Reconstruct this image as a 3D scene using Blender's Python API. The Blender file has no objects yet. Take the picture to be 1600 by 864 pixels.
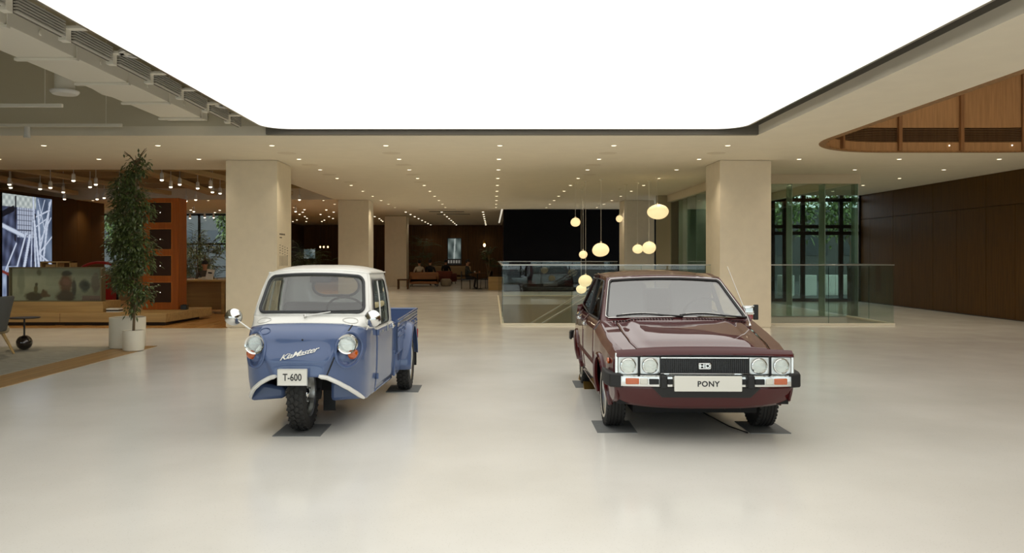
import bpy, bmesh, math, random
from mathutils import Vector, Matrix, geometry
PI = math.pi
random.seed(7)
SC = bpy.context.scene
COL = SC.collection

# ------------------------------------------------------------------ camera
cam_d = bpy.data.cameras.new('camera'); cam = bpy.data.objects.new('camera', cam_d); COL.objects.link(cam)
cam.location = (0, 0, 1.5); cam.rotation_euler = (PI/2, 0, 0)
cam_d.lens = 28.0; cam_d.sensor_width = 36.0; cam_d.sensor_fit = 'HORIZONTAL'
cam_d.shift_x = 30/1600; cam_d.shift_y = -31/1600
cam_d.clip_end = 300; cam_d.clip_start = 0.05
SC.camera = cam
# ------------------------------------------------------------------ sky + exposure
w = bpy.data.worlds.new('overcast_sky'); SC.world = w; w.use_nodes = True
bgn = w.node_tree.nodes['Background']; bgn.inputs[0].default_value = (0.86, 0.93, 1.0, 1); bgn.inputs[1].default_value = 2.4
vs = SC.view_settings
vs.view_transform = 'Standard'; vs.look = 'None'; vs.exposure = 0.0; vs.gamma = 1.0; vs.use_curve_mapping = False
CEIL_L = 1.5       # radiance of the luminous ceiling
DOWN_L = 5.0        # radiance of the small downlight lenses
DOWN_W = 66.0       # power of each downlight's spot

# ------------------------------------------------------------------ materials
def lin(c):
    return tuple(((v/255)/12.92 if v/255 <= .04045 else ((v/255+.055)/1.055)**2.4) for v in c)
MATS = {}
def mat(name, rgb, rough=.5, metal=0, spec=.5, coat=0, coat_rough=.03, emit=None, estr=1, var=0, vscale=6, stretch=(1,1,1), bump=0, alpha=None):
    """Principled material; var = procedural colour variation (noise), bump = fine relief."""
    if name in MATS: return MATS[name]
    m = bpy.data.materials.new(name); m.use_nodes = True
    nt = m.node_tree; b = nt.nodes['Principled BSDF']
    c = lin(rgb)
    b.inputs['Base Color'].default_value = (*c, 1)
    b.inputs['Roughness'].default_value = rough; b.inputs['Metallic'].default_value = metal
    b.inputs['Specular IOR Level'].default_value = spec
    b.inputs['Coat Weight'].default_value = coat; b.inputs['Coat Roughness'].default_value = coat_rough
    if emit:
        b.inputs['Emission Color'].default_value = (*lin(emit), 1); b.inputs['Emission Strength'].default_value = estr
    if var or bump:
        tc = nt.nodes.new('ShaderNodeTexCoord'); mp = nt.nodes.new('ShaderNodeMapping'); mp.inputs['Scale'].default_value = stretch
        nz = nt.nodes.new('ShaderNodeTexNoise'); nz.inputs['Scale'].default_value = vscale; nz.inputs['Detail'].default_value = 5
        nt.links.new(tc.outputs['Object'], mp.inputs[0]); nt.links.new(mp.outputs[0], nz.inputs['Vector'])
        if var:
            rp = nt.nodes.new('ShaderNodeValToRGB')
            rp.color_ramp.elements[0].position = .3; rp.color_ramp.elements[1].position = .7
            rp.color_ramp.elements[0].color = (*[v*(1-var) for v in c], 1)
            rp.color_ramp.elements[1].color = (*[min(1, v*(1+var)) for v in c], 1)
            nt.links.new(nz.outputs['Fac'], rp.inputs[0]); nt.links.new(rp.outputs[0], b.inputs['Base Color'])
        if bump:
            bp = nt.nodes.new('ShaderNodeBump'); bp.inputs['Strength'].default_value = bump; bp.inputs['Distance'].default_value = .01
            nt.links.new(nz.outputs['Fac'], bp.inputs['Height']); nt.links.new(bp.outputs[0], b.inputs['Normal'])
    MATS[name] = m
    return m
def emis(name, rgb, strength):
    m = bpy.data.materials.new(name); m.use_nodes = True
    nt = m.node_tree; nt.nodes.remove(nt.nodes['Principled BSDF'])
    e = nt.nodes.new('ShaderNodeEmission'); e.inputs[0].default_value = (*lin(rgb), 1); e.inputs[1].default_value = strength
    nt.links.new(e.outputs[0], nt.nodes['Material Output'].inputs[0])
    MATS[name] = m
    return m
def glass(name, tint=(1,1,1), ior=1.5, rough=0.0):
    m = bpy.data.materials.new(name); m.use_nodes = True
    nt = m.node_tree; nt.nodes.remove(nt.nodes['Principled BSDF'])
    t = nt.nodes.new('ShaderNodeBsdfTransparent'); t.inputs[0].default_value = (*tint, 1)
    g = nt.nodes.new('ShaderNodeBsdfGlossy'); g.inputs['Roughness'].default_value = rough
    f = nt.nodes.new('ShaderNodeFresnel'); f.inputs[0].default_value = ior
    geo = nt.nodes.new('ShaderNodeNewGeometry'); mx = nt.nodes.new('ShaderNodeMixShader')
    nt.links.new(f.outputs[0], mx.inputs[0]); nt.links.new(t.outputs[0], mx.inputs[1]); nt.links.new(g.outputs[0], mx.inputs[2])
    # the fresnel of a thin sheet is the same from both faces
    inv = nt.nodes.new('ShaderNodeMath'); inv.operation = 'DIVIDE'; inv.inputs[0].default_value = 1.0; inv.inputs[1].default_value = ior
    sel = nt.nodes.new('ShaderNodeMix'); sel.data_type = 'FLOAT'; sel.inputs[2].default_value = ior
    nt.links.new(geo.outputs['Backfacing'], sel.inputs[0]); nt.links.new(inv.outputs[0], sel.inputs[3])
    sel.inputs[3].default_value = ior
    nt.links.new(sel.outputs[0], f.inputs[0])
    nt.links.new(mx.outputs[0], nt.nodes['Material Output'].inputs[0])
    MATS[name] = m
    return m
def vcol(name, emission=0.0, rough=.5):
    m = bpy.data.materials.new(name); m.use_nodes = True
    nt = m.node_tree; b = nt.nodes['Principled BSDF']
    a = nt.nodes.new('ShaderNodeVertexColor'); a.layer_name = 'Col'
    nt.links.new(a.outputs[0], b.inputs['Base Color']); b.inputs['Roughness'].default_value = rough
    if emission:
        b.inputs['Base Color'].default_value = (0,0,0,1); nt.links.remove(b.inputs['Base Color'].links[0])
        nt.links.new(a.outputs[0], b.inputs['Emission Color']); b.inputs['Emission Strength'].default_value = emission
    MATS[name] = m
    return m
def wood(name, rgb, rough=.5, var=.25, axis=2, scale=22):
    st = [1, 1, 1]; st[axis] = .06
    return mat(name, rgb, rough=rough, var=var, vscale=scale, stretch=st, spec=.25)

def make_floor_mat():
    m = bpy.data.materials.new('polished_terrazzo'); m.use_nodes = True
    nt = m.node_tree; b = nt.nodes['Principled BSDF']
    tc = nt.nodes.new('ShaderNodeTexCoord')
    n1 = nt.nodes.new('ShaderNodeTexNoise'); n1.inputs['Scale'].default_value = .8; n1.inputs['Detail'].default_value = 6
    v = nt.nodes.new('ShaderNodeTexVoronoi'); v.inputs['Scale'].default_value = 55
    r1 = nt.nodes.new('ShaderNodeValToRGB'); r1.color_ramp.elements[0].color = (.73,.71,.65,1); r1.color_ramp.elements[1].color = (.81,.79,.73,1)
    r1.color_ramp.elements[0].position = .35; r1.color_ramp.elements[1].position = .65
    r2 = nt.nodes.new('ShaderNodeValToRGB'); r2.color_ramp.elements[0].color = (.70,.68,.64,1); r2.color_ramp.elements[1].color = (1,1,1,1)
    r2.color_ramp.elements[0].position = .08; r2.color_ramp.elements[1].position = .22
    mx = nt.nodes.new('ShaderNodeMix'); mx.data_type = 'RGBA'; mx.blend_type = 'MULTIPLY'; mx.inputs[0].default_value = .45
    L = nt.links.new
    L(tc.outputs['Object'], n1.inputs['Vector']); L(tc.outputs['Object'], v.inputs['Vector'])
    L(n1.outputs['Fac'], r1.inputs[0]); L(v.outputs['Distance'], r2.inputs[0])
    L(r1.outputs[0], mx.inputs[6]); L(r2.outputs[0], mx.inputs[7]); L(mx.outputs[2], b.inputs['Base Color'])
    n2 = nt.nodes.new('ShaderNodeTexNoise'); n2.inputs['Scale'].default_value = 1.7
    r3 = nt.nodes.new('ShaderNodeMapRange'); r3.inputs[3].default_value = .13; r3.inputs[4].default_value = .22
    L(tc.outputs['Object'], n2.inputs['Vector']); L(n2.outputs['Fac'], r3.inputs[0]); L(r3.outputs[0], b.inputs['Roughness'])
    b.inputs['Specular IOR Level'].default_value = .55
    MATS['terrazzo'] = m
    return m
M_FLOOR = make_floor_mat()
M_CEIL = mat('plaster_ceiling', (236, 228, 208), .85, var=.02, vscale=3)
M_COLUMN = mat('limestone_column', (234, 223, 200), .6, var=.03, vscale=5)
M_BEIGE = mat('beige_paint', (224, 212, 188), .75)
M_RECESS = mat('grey_recess', (120, 115, 104), .8)
M_LIGHT = emis('stretch_ceiling_light', (255, 253, 247), CEIL_L)
M_ALU = mat('brushed_aluminium', (190, 190, 185), .3, metal=1)
M_GREYPAINT = mat('grey_services_paint', (242, 237, 222), .7)
M_GREYSLAB = mat('grey_slab_paint', (214, 205, 180), .85)
M_LOUVER = mat('grey_louvre', (205, 201, 190), .6)
M_WOODWALL = wood('walnut_panel', (86, 58, 20), .5, .22)
M_WOODOVAL = wood('oak_panel', (168, 128, 84), .55, .14, 2, 30)
M_WOODDARK = wood('dark_oak', (96, 66, 40), .55, .25)
M_OAK = wood('light_oak', (186, 154, 102), .5, .14, 0, 16)
M_OAKFLOOR = wood('oak_floor', (176, 132, 78), .4, .25, 1, 12)
M_ORANGEWOOD = wood('orange_teak', (160, 84, 20), .45, .15)
M_BLACK = mat('black_wall', (5, 5, 9), .7, spec=.1)
M_BLACKMETAL = mat('black_metal', (22, 21, 20), .35, spec=.5)
M_DOWN = emis('downlight_led', (255, 236, 200), DOWN_L)
M_GLASS = glass('clear_glass', (.93, .965, .95), 1.45)
M_GLASSV = glass('tinted_vestibule_glass', (.80, .86, .82), 1.5)
M_GLASSG = glass('green_glass_edge', (.60, .74, .68), 1.5)
def painted_sheen(name, rgb, k):
    m = bpy.data.materials.new(name); m.use_nodes = True
    nt = m.node_tree; nt.nodes.remove(nt.nodes['Principled BSDF'])
    t = nt.nodes.new('ShaderNodeBsdfTransparent'); t.inputs[0].default_value = (.82, .9, .86, 1)
    d = nt.nodes.new('ShaderNodeBsdfDiffuse'); d.inputs[0].default_value = (*lin(rgb), 1)
    mx = nt.nodes.new('ShaderNodeMixShader'); mx.inputs[0].default_value = k
    nt.links.new(t.outputs[0], mx.inputs[1]); nt.links.new(d.outputs[0], mx.inputs[2]); nt.links.new(mx.outputs[0], nt.nodes['Material Output'].inputs[0])
    MATS[name] = m
    return m
M_FIN = painted_sheen('painted_sheen_fin', (196, 214, 200), .4)  # pale diffuse share stands in for reflections on the glass fins
M_VOIDWALL = mat('void_plaster', (176, 164, 138), .7)
M_WHITE = mat('white_matt', (235, 233, 226), .6)
M_CREAM = mat('cream_ceramic', (226, 219, 200), .55)
M_RUG = mat('grey_rug', (150, 147, 134), .95, var=.22, vscale=5, stretch=(1, 4, 1), bump=.4)
M_SOIL = mat('soil', (60, 45, 32), .95)
M_BARK = mat('bark', (110, 92, 66), .9, var=.2)
def leafmat(n, c): return mat(n, c, .38, var=.4, vscale=9, spec=.6)
M_LEAF = leafmat('ficus_leaf', (74, 86, 40))
M_LEAF2 = leafmat('palm_leaf', (74, 92, 48))
M_LEAFO = leafmat('outdoor_leaf', (104, 126, 66))
M_CONC = mat('outdoor_concrete', (92, 94, 92), .8, var=.05)
M_ASPH = mat('asphalt', (70, 72, 72), .8, var=.1)

# ------------------------------------------------------------------ mesh builder
class MB:
    def __init__(s): s.v = []; s.f = []; s.mi = []; s.cur = 0
    def add(s, vs, fs):
        o = len(s.v); s.v += [tuple(p) for p in vs]
        for f in fs: s.f.append([o+i for i in f]); s.mi.append(s.cur)
        return s
    def box(s, x0, x1, y0, y1, z0, z1):
        v = [(x, y, z) for z in (z0, z1) for y in (y0, y1) for x in (x0, x1)]
        return s.add(v, [(0,2,3,1), (4,5,7,6), (0,1,5,4), (2,6,7,3), (0,4,6,2), (1,3,7,5)])
    def obox(s, c, size, M=None):
        hx, hy, hz = [k/2 for k in size]; M = M or Matrix.Identity(3); c = Vector(c)
        v = [c + M @ Vector((x, y, z)) for z in (-hz, hz) for y in (-hy, hy) for x in (-hx, hx)]
        return s.add(v, [(0,2,3,1), (4,5,7,6), (0,1,5,4), (2,6,7,3), (0,4,6,2), (1,3,7,5)])
    def prism(s, pts, off):
        n = len(pts); off = Vector(off); a = [Vector(p) for p in pts]; b = [p+off for p in a]
        return s.add(a+b, [tuple(range(n))[::-1], tuple(range(n, 2*n))] + [(i, (i+1) % n, n+(i+1) % n, n+i) for i in range(n)])
    def face(s, pts): return s.add(pts, [tuple(range(len(pts)))])
    def tube(s, pts, r, n=8, closed=False, caps=True, flat=None):
        P = [Vector(p) for p in pts]; m = len(P); rs = r if isinstance(r, (list, tuple)) else [r]*m
        vs = []; up = None
        for i in range(m):
            if closed: t = P[(i+1) % m]-P[i-1]
            else: t = P[min(i+1, m-1)]-P[max(i-1, 0)]
            t.normalize()
            if up is None:
                up = Vector((0,0,1)) if abs(t.z) < .9 else Vector((0,1,0))
            a = t.cross(up)
            if a.length < 1e-5: a = t.cross(Vector((1,0,0)))
            a.normalize(); b = a.cross(t).normalized(); up = b
            for k in range(n):
                an = 2*PI*k/n
                vs.append(P[i] + a*math.cos(an)*rs[i] + b*math.sin(an)*rs[i]*(flat or 1))
        fs = []
        for i in range(m if closed else m-1):
            j = (i+1) % m
            for k in range(n):
                l = (k+1) % n; fs.append((i*n+k, i*n+l, j*n+l, j*n+k))
        if caps and not closed: fs += [tuple(range(n))[::-1], tuple((m-1)*n+k for k in range(n))]
        return s.add(vs, fs)
    def lathe(s, prof, n=24, M=None, closed=False):
        M = M or Matrix.Identity(4); vs = []; m = len(prof)
        for r, z in prof:
            for k in range(n): vs.append(M @ Vector((r*math.cos(2*PI*k/n), r*math.sin(2*PI*k/n), z)))
        fs = []
        for i in range(m if closed else m-1):
            j = (i+1) % m
            for k in range(n):
                l = (k+1) % n; fs.append((i*n+k, i*n+l, j*n+l, j*n+k))
        if not closed:
            if prof[0][0] > 1e-6: fs.append(tuple(range(n))[::-1])
            if prof[-1][0] > 1e-6: fs.append(tuple((m-1)*n+k for k in range(n)))
        return s.add(vs, fs)
    def grid(s, fn, us, vs_, closeu=False, flip=False):
        nu, nv = len(us), len(vs_); V = [fn(u, v) for v in vs_ for u in us]; F = []
        for j in range(nv-1):
            for i in range(nu if closeu else nu-1):
                k = (i+1) % nu; q = (j*nu+i, j*nu+k, (j+1)*nu+k, (j+1)*nu+i)
                F.append(q[::-1] if flip else q)
        return s.add(V, F)
    def ring(s, fn, hole, k=3, flip=False):
        """patch u in -1..1, v in 0..1 with a hole (list of uv)"""
        n = len(hole); cu = sum(h[0] for h in hole)/n; cv = sum(h[1] for h in hole)/n; out = []
        for (u, v) in hole:
            du, dv = u-cu, v-cv; t = 1e9
            if du > 1e-9: t = min(t, (1-cu)/du)
            if du < -1e-9: t = min(t, (-1-cu)/du)
            if dv > 1e-9: t = min(t, (1-cv)/dv)
            if dv < -1e-9: t = min(t, (0-cv)/dv)
            out.append((cu+du*t, cv+dv*t))
        for c in ((-1,0), (1,0), (1,1), (-1,1)):
            ac = math.atan2(c[1]-cv, c[0]-cu)
            b = min(range(n), key=lambda i: abs(((math.atan2(hole[i][1]-cv, hole[i][0]-cu)-ac+PI) % (2*PI))-PI)); out[b] = c
        V = []
        for j in range(k+1):
            for i in range(n):
                t = j/k; V.append(fn(out[i][0]*(1-t)+hole[i][0]*t, out[i][1]*(1-t)+hole[i][1]*t))
        F = []
        for j in range(k):
            for i in range(n):
                l = (i+1) % n; q = (j*n+i, j*n+l, (j+1)*n+l, (j+1)*n+i); F.append(q[::-1] if flip else q)
        return s.add(V, F)
    def fill(s, fn, hole, k=4, flip=False):
        n = len(hole); cu = sum(h[0] for h in hole)/n; cv = sum(h[1] for h in hole)/n; V = []; F = []
        for j in range(k):
            t = j/k
            for (u, v) in hole: V.append(fn(u*(1-t)+cu*t, v*(1-t)+cv*t))
        V.append(fn(cu, cv)); c = len(V)-1
        for j in range(k-1):
            for i in range(n):
                l = (i+1) % n; q = (j*n+i, j*n+l, (j+1)*n+l, (j+1)*n+i); F.append(q[::-1] if flip else q)
        for i in range(n):
            q = ((k-1)*n+i, (k-1)*n+(i+1) % n, c); F.append(q[::-1] if flip else q)
        return s.add(V, F)
    def ball(s, c, r, nu=16, nv=10, fn=None):
        c = Vector(c); r = r if isinstance(r, (tuple, list)) else (r, r, r); V = []; F = []
        for j in range(nv+1):
            th = PI*j/nv
            for i in range(nu):
                ph = 2*PI*i/nu; p = Vector((math.sin(th)*math.cos(ph), math.sin(th)*math.sin(ph), -math.cos(th)))
                k = fn(p) if fn else 1
                V.append(c + Vector((p.x*r[0], p.y*r[1], p.z*r[2]))*k)
        for j in range(nv):
            for i in range(nu):
                l = (i+1) % nu; F.append((j*nu+i, j*nu+l, (j+1)*nu+l, (j+1)*nu+i))
        return s.add(V, F)
    def build(s, name, m, parent=None, loc=None, rotz=0, bevel=0, seg=2, solid=0, smooth=35, weld=False):
        me = bpy.data.meshes.new(name); me.from_pydata(s.v, [], s.f)
        ms = m if isinstance(m, (list, tuple)) else [m]
        for k in ms: me.materials.append(k)
        if len(ms) > 1: me.polygons.foreach_set('material_index', s.mi)
        if weld:
            bm = bmesh.new(); bm.from_mesh(me); bmesh.ops.remove_doubles(bm, verts=bm.verts, dist=1e-4)
            bmesh.ops.recalc_face_normals(bm, faces=bm.faces); bm.to_mesh(me); bm.free()
        if smooth:
            me.polygons.foreach_set('use_smooth', [True]*len(me.polygons)); me.set_sharp_from_angle(angle=math.radians(smooth))
        me.update()
        o = bpy.data.objects.new(name, me); COL.objects.link(o)
        if parent: o.parent = parent
        if loc: o.location = loc
        if rotz: o.rotation_euler = (0, 0, rotz)
        if solid:
            q = o.modifiers.new('solid', 'SOLIDIFY'); q.thickness = solid; q.offset = -1
        if bevel:
            q = o.modifiers.new('bevel', 'BEVEL'); q.width = bevel; q.segments = seg; q.limit_method = 'ANGLE'; q.angle_limit = math.radians(40)
        return o
def B(*a): return MB().box(*a)

def tag(o, label, cat, group=None):
    o['label'] = label; o['category'] = cat
    if group: o['group'] = group
    return o
def thing(name, label, cat, loc=(0,0,0), rotz=0, group=None):
    o = bpy.data.objects.new(name, None); COL.objects.link(o); o.empty_display_size = .1
    o.location = loc; o.rotation_euler = (0, 0, rotz)
    return tag(o, label, cat, group)
def struct(o, label=None):
    o['kind'] = 'structure'
    if label: o['label'] = label
    return o
def spot(parent, watts, z=-.01, angle=112, color=(1, .85, .64), r=.045):
    l = bpy.data.lights.new('bulb', 'SPOT'); l.energy = watts; l.spot_size = math.radians(angle); l.spot_blend = .9; l.color = color; l.shadow_soft_size = r
    o = bpy.data.objects.new('bulb', l); COL.objects.link(o); o.parent = parent; o.location = (0, 0, z)
    return o
def kids_of(o): return [c for c in bpy.data.objects if c.parent == o]
def copy_tree(o, parent=None):
    c = o.copy(); COL.objects.link(c)
    if parent is not None: c.parent = parent
    for ch in kids_of(o): copy_tree(ch, c)
    return c
def rrect(u0, u1, v0, v1, ru, rv, n=8):
    pts = []
    for (cu, cv, a0) in ((u1-ru, v0+rv, -90), (u1-ru, v1-rv, 0), (u0+ru, v1-rv, 90), (u0+ru, v0+rv, 180)):
        for i in range(n+1):
            a = math.radians(a0+90*i/n); pts.append((cu+ru*math.cos(a), cv+rv*math.sin(a)))
    # extra points on the straight runs keep the ring even
    out = []
    for i, p in enumerate(pts):
        q = pts[(i+1) % len(pts)]; out.append(p)
        d = math.hypot(p[0]-q[0], p[1]-q[1])
        if d > .35:
            k = int(d/.18)
            for j in range(1, k): out.append((p[0]+(q[0]-p[0])*j/k, p[1]+(q[1]-p[1])*j/k))
    return out
def linsp(a, b, n): return [a+(b-a)*i/(n-1) for i in range(n)]
def interp(x, xs, ys):
    if x <= xs[0]: return ys[0]
    for i in range(len(xs)-1):
        if x <= xs[i+1]:
            t = (x-xs[i])/(xs[i+1]-xs[i]); return ys[i]+(ys[i+1]-ys[i])*t
    return ys[-1]
def sinterp(x, xs, ys):
    if x <= xs[0]: return ys[0]
    for i in range(len(xs)-1):
        if x <= xs[i+1]:
            t = (x-xs[i])/(xs[i+1]-xs[i]); t = t*t*(3-2*t); return ys[i]+(ys[i+1]-ys[i])*t
    return ys[-1]
def text_obj(name, body, size, m, parent, M, extrude=.001, shear=0, sx=1.0, offset=0, spacing=1.0):
    cu = bpy.data.curves.new(name, 'FONT'); cu.body = body; cu.size = size; cu.align_x = 'CENTER'; cu.align_y = 'CENTER'
    cu.extrude = extrude; cu.shear = shear; cu.offset = offset; cu.space_character = spacing; cu.resolution_u = 3
    t = bpy.data.objects.new('tmp', cu); COL.objects.link(t)
    dg = bpy.context.evaluated_depsgraph_get(); me = bpy.data.meshes.new_from_object(t.evaluated_get(dg))
    bpy.data.objects.remove(t); bpy.data.curves.remove(cu)
    me.name = name; me.transform(Matrix.Scale(sx, 4, (1,0,0))); me.transform(M); me.materials.clear(); me.materials.append(m)
    o = bpy.data.objects.new(name, me); COL.objects.link(o); o.parent = parent
    return o
# text plane facing the camera side (-y): x right, z up
M_FRONT = Matrix.Rotation(PI/2, 4, 'X')
# ================================================================== THE SETTING
ZC = 3.54
VX0, VX1, VX2 = .21, 5.75, 8.77          # void in the floor
VY0, VY1, VY2 = 17.4, 19.7, 30.0
def slab(rects, z0, z1):
    m = MB()
    for (x0, x1, y0, y1) in rects: m.box(x0, x1, y0, y1, z0, z1)
    return m
# floor with the stair void left open
fl = slab([(-20, 12.3, -9, 16.7), (-5.6, VX0, 16.7, 52), (VX0, 12.3, 16.7, VY0), (VX2, 12.3, VY0, VY1), (VX1, 12.3, VY1, 26.6), (VX0, VX1, VY2, 34.3), (VX1, 9.3, 26.6, 34.3), (VX0, 9.3, 34.3, 52)], -.3, 0)
struct(fl.build('floor', M_FLOOR, smooth=0), 'pale polished terrazzo floor of the lobby')
fw = struct(MB().box(-20, -5.6, 16.7, 38.1, -.3, 0).box(-12.5, -5.6, 38.1, 52, -.3, 0).build('floor_store', M_OAKFLOOR, smooth=0), 'oak board floor of the bookstore')
pm = B(-.06, .06, -1.2, 1.2, 0, .006)
pl0 = None
for r in range(5):
    for c in range(20):
        x = -5.75-.2*c-.1
        if x < -10: continue
        yy = 17.95+2.42*r+(c % 3)*.8
        if yy+1.2 > 30: continue
        if pl0 is None:
            pl0 = B(-.098, .098, -1.195, 1.195, 0, .006).build('plank', wood('oak_plank', (170, 124, 70), .4, .25, 1, 14), fw, loc=(x, yy, 0), smooth=0)
        else:
            q = pl0.copy(); COL.objects.link(q); q.location = (x, yy, 0)
# ceilings
def poly_hole_slab(outer, holes, z0, z1, name, m, lab):
    mb = MB(); loops = [outer]+holes
    tri = geometry.tessellate_polygon([[Vector((x, y, 0)) for x, y in l] for l in loops]); flat = [p for l in loops for p in l]
    for z in (z0, z1): mb.add([(x, y, z) for x, y in flat], [t if z == z1 else t[::-1] for t in tri])
    for l in loops:
        n = len(l); mb.add([(x, y, z0) for x, y in l]+[(x, y, z1) for x, y in l], [(i, (i+1) % n, n+(i+1) % n, n+i) for i in range(n)])
    o = mb.build(name, m, smooth=0, weld=True); return struct(o, lab)
# stadium opening on the right: left side x=5.9, far side y=15.5
def oval_loop(d=0.0, n=14):
    x0, x1, y0, y1, r = 5.9+d, 11.6-d, 2.0+d, 15.5-d, 1.75-d
    pts = []
    for (cx, cy, a0) in ((x1-r, y0+r, -90), (x1-r, y1-r, 0), (x0+r, y1-r, 90), (x0+r, y0+r, 180)):
        for i in range(n+1):
            a = math.radians(a0+90*i/n); pts.append((cx+r*math.cos(a), cy+r*math.sin(a)))
    return pts
oval = oval_loop()
poly_hole_slab([(4.45, -9), (12.3, -9), (12.3, 26.6), (9.3, 26.6), (9.3, 34.3), (-5.66, 34.3), (-5.66, 18.7), (-20, 18.7), (-20, 13.43), (4.45, 13.43)], [oval_loop(-.125)], ZC, ZC+.16, 'ceiling', M_CEIL, 'beige plaster ceiling over the lobby')
struct(B(-20, -5.66, 28.5, 33.3, ZC, ZC+.16).build('ceiling_store_soffit', M_CEIL, smooth=0), 'flat plaster soffit at the back of the bookstore')
c4 = struct(MB().box(-20, .7, 33.5, 38.1, ZC+.02, ZC+.18).box(-12.5, .7, 38.1, 52, ZC+.02, ZC+.18).build('ceiling_back', M_CEIL, smooth=0), 'plaster ceiling over the far lounge')
for k, (x0, x1, y0) in enumerate(((-3.2, -1.6, 34.2), (-2.9, -1.3, 36.2), (-2.7, -1.1, 38.4))):
    B(x0, x1, y0, y0+.18, ZC+.0, ZC+.025).build('slot_diffuser', M_BLACKMETAL, c4, smooth=0)
struct(B(-20, .46, 33.3, 33.5, ZC+.16, ZC+.3).build('trim_1', M_BLACKMETAL, smooth=0), 'dark shadow gap across the far ceiling')
struct(B(-20, -5.66, 18.7, 28.5, 4.15, 4.3).build('ceiling_store', mat('store_ceiling', (172, 150, 112), .9), smooth=0), 'open ceiling slab over the bookstore')
struct(B(-20, -3.9, -9, 13.43, 5.1, 5.3).build('ceiling_open_bay', M_GREYSLAB, smooth=0), 'grey slab above the exposed ducts')
struct(B(-20, 4.55, 13.43, 13.55, ZC+.16, 5.3).build('trim_2', M_GREYSLAB, smooth=0), 'grey bulkhead face above the lobby ceiling edge')
struct(B(-3.9, 4.55, -9, 13.43, 4.3, 4.42).build('ceiling_upper', M_RECESS, smooth=0), 'slab above the luminous ceiling')
struct(B(-3.9, -3.8, -9, 13.43, 3.95, 5.3).build('trim_3', M_GREYSLAB, smooth=0), 'bulkhead beside the open service bay')
struct(B(4.45, 4.55, -9, 13.43, ZC+.16, 4.3).build('trim_4', M_RECESS, smooth=0), 'grey recess edge along the luminous ceiling')
struct(B(-3.8, 4.45, 13.33, 13.43, ZC+.005, 4.3).build('trim_5', M_RECESS, smooth=0), 'grey recess edge at the end of the luminous ceiling')
# store bay sides above the lobby ceiling
struct(B(-20, -5.56, 28.5, 28.6, ZC+.16, 4.3).build('trim_10', M_CEIL, smooth=0), 'plaster face at the back of the open store ceiling')
struct(B(-20, -5.56, 18.6, 18.7, ZC+.16, 4.3).build('trim_11', M_CEIL, smooth=0), 'plaster face at the front of the open store ceiling')
struct(B(-5.66, -5.56, 18.7, 28.5, ZC+.16, 4.3).build('trim_6', M_CEIL, smooth=0), 'plaster edge of the open store ceiling')
# luminous ceiling
lc = thing('luminous_ceiling', 'huge glowing white stretch ceiling light over both cars', 'ceiling light', (0, 0, 3.62))
def lum_loop(d, n=8):
    x0, x1, y0, y1, r = -3.76-d, 4.12+d, -7.5-d, 13.22+d, .45+d
    pts = [(x1, y0)]
    for (cx, cy, a0) in ((x1-r, y1-r, 0), (x0+r, y1-r, 90)):
        for i in range(n+1):
            a = math.radians(a0+90*i/n); pts.append((cx+r*math.cos(a), cy+r*math.sin(a)))
    return pts+[(x0, y0)]
mb = MB(); mb.add([(x, y, 0) for x, y in lum_loop(0)], [tuple(range(len(lum_loop(0))))[::-1]]); mb.build('diffuser', M_LIGHT, lc, smooth=0)
mb = MB(); a = lum_loop(0.0); b = lum_loop(.03); n = len(a)
mb.add([(x, y, -.004) for x, y in a]+[(x, y, -.004) for x, y in b]+[(x, y, .10) for x, y in b]+[(x, y, .10) for x, y in a], [(i, (i+1) % n, n+(i+1) % n, n+i) for i in range(n)]+[(n+i, n+(i+1) % n, 2*n+(i+1) % n, 2*n+i) for i in range(n)]+[(2*n+i, 2*n+(i+1) % n, 3*n+(i+1) % n, 3*n+i) for i in range(n)])
mb.build('frame', M_ALU, lc, smooth=0)
mb = MB(); mb.add([(x, y, .11) for x, y in b], [tuple(range(n))]); mb.build('backing_tray', M_GREYPAINT, lc, smooth=0)

# walls
wr = struct(B(12.3, 12.6, -9, 26.6, 0, 4.5).build('wall_right', M_WOODDARK, smooth=0), 'dark walnut panelled wall on the right')
ys = [26.58, 25.9, 24.4, 23.3, 22.2, 21.05, 19.8, 18.7] + [18.7-1.15*k for k in range(1, 22)]
for i in range(len(ys)-1):
    y1, y0 = ys[i]-.006, ys[i+1]+.006
    if y0 < -8.9: break
    B(12.262, 12.3, y0, y1, .02, 2.725).build('panel', M_WOODWALL, wr, smooth=0)
    if i % 2 == 0:
        B(12.262, 12.3, ys[min(i+2, len(ys)-1)]+.006, y1, 2.74, 3.535).build('panel', M_WOODWALL, wr, smooth=0)
struct(B(12.25, 12.3, -9, 26.6, 0, .02).build('baseboard_right', M_BLACKMETAL, smooth=0))
struct(B(-20.3, -20, -9, 38.1, 0, 5.3).build('wall_left', M_BEIGE, smooth=0), 'plain beige wall at the far left')
struct(B(-20.3, 12.6, -9.3, -9, 3.4, 5.3).build('wall_front', M_BEIGE, smooth=0), 'plain beige band above the glass front behind the viewer')
struct(B(-60, 60, -60, -9.05, -.4, -.02).build('floor_street', M_CONC, smooth=0), 'pale paving outside the glass front behind the viewer')
wb = struct(B(-12.5, 9.3, 52, 52.3, 0, 4).build('wall_back', M_WOODDARK, smooth=0), 'dark oak wall at the back of the lounge')
for x0 in linsp(-13.6, -.4, 12):
    B(x0, x0+1.17, 51.93, 52, .1, 3.5).build('panel', wood('dark_oak_panel', (108, 76, 42), .5, .25), wb, smooth=0)
struct(B(.46, 9.3, 34.3, 34.6, -.3, 4).build('wall_dark', M_BLACK, smooth=0), 'black wall behind the stair void')
struct(B(.60, .76, 34.6, 52, 0, 4).build('wall_lounge', M_WOODDARK, smooth=0), 'side wall of the far lounge')
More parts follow.
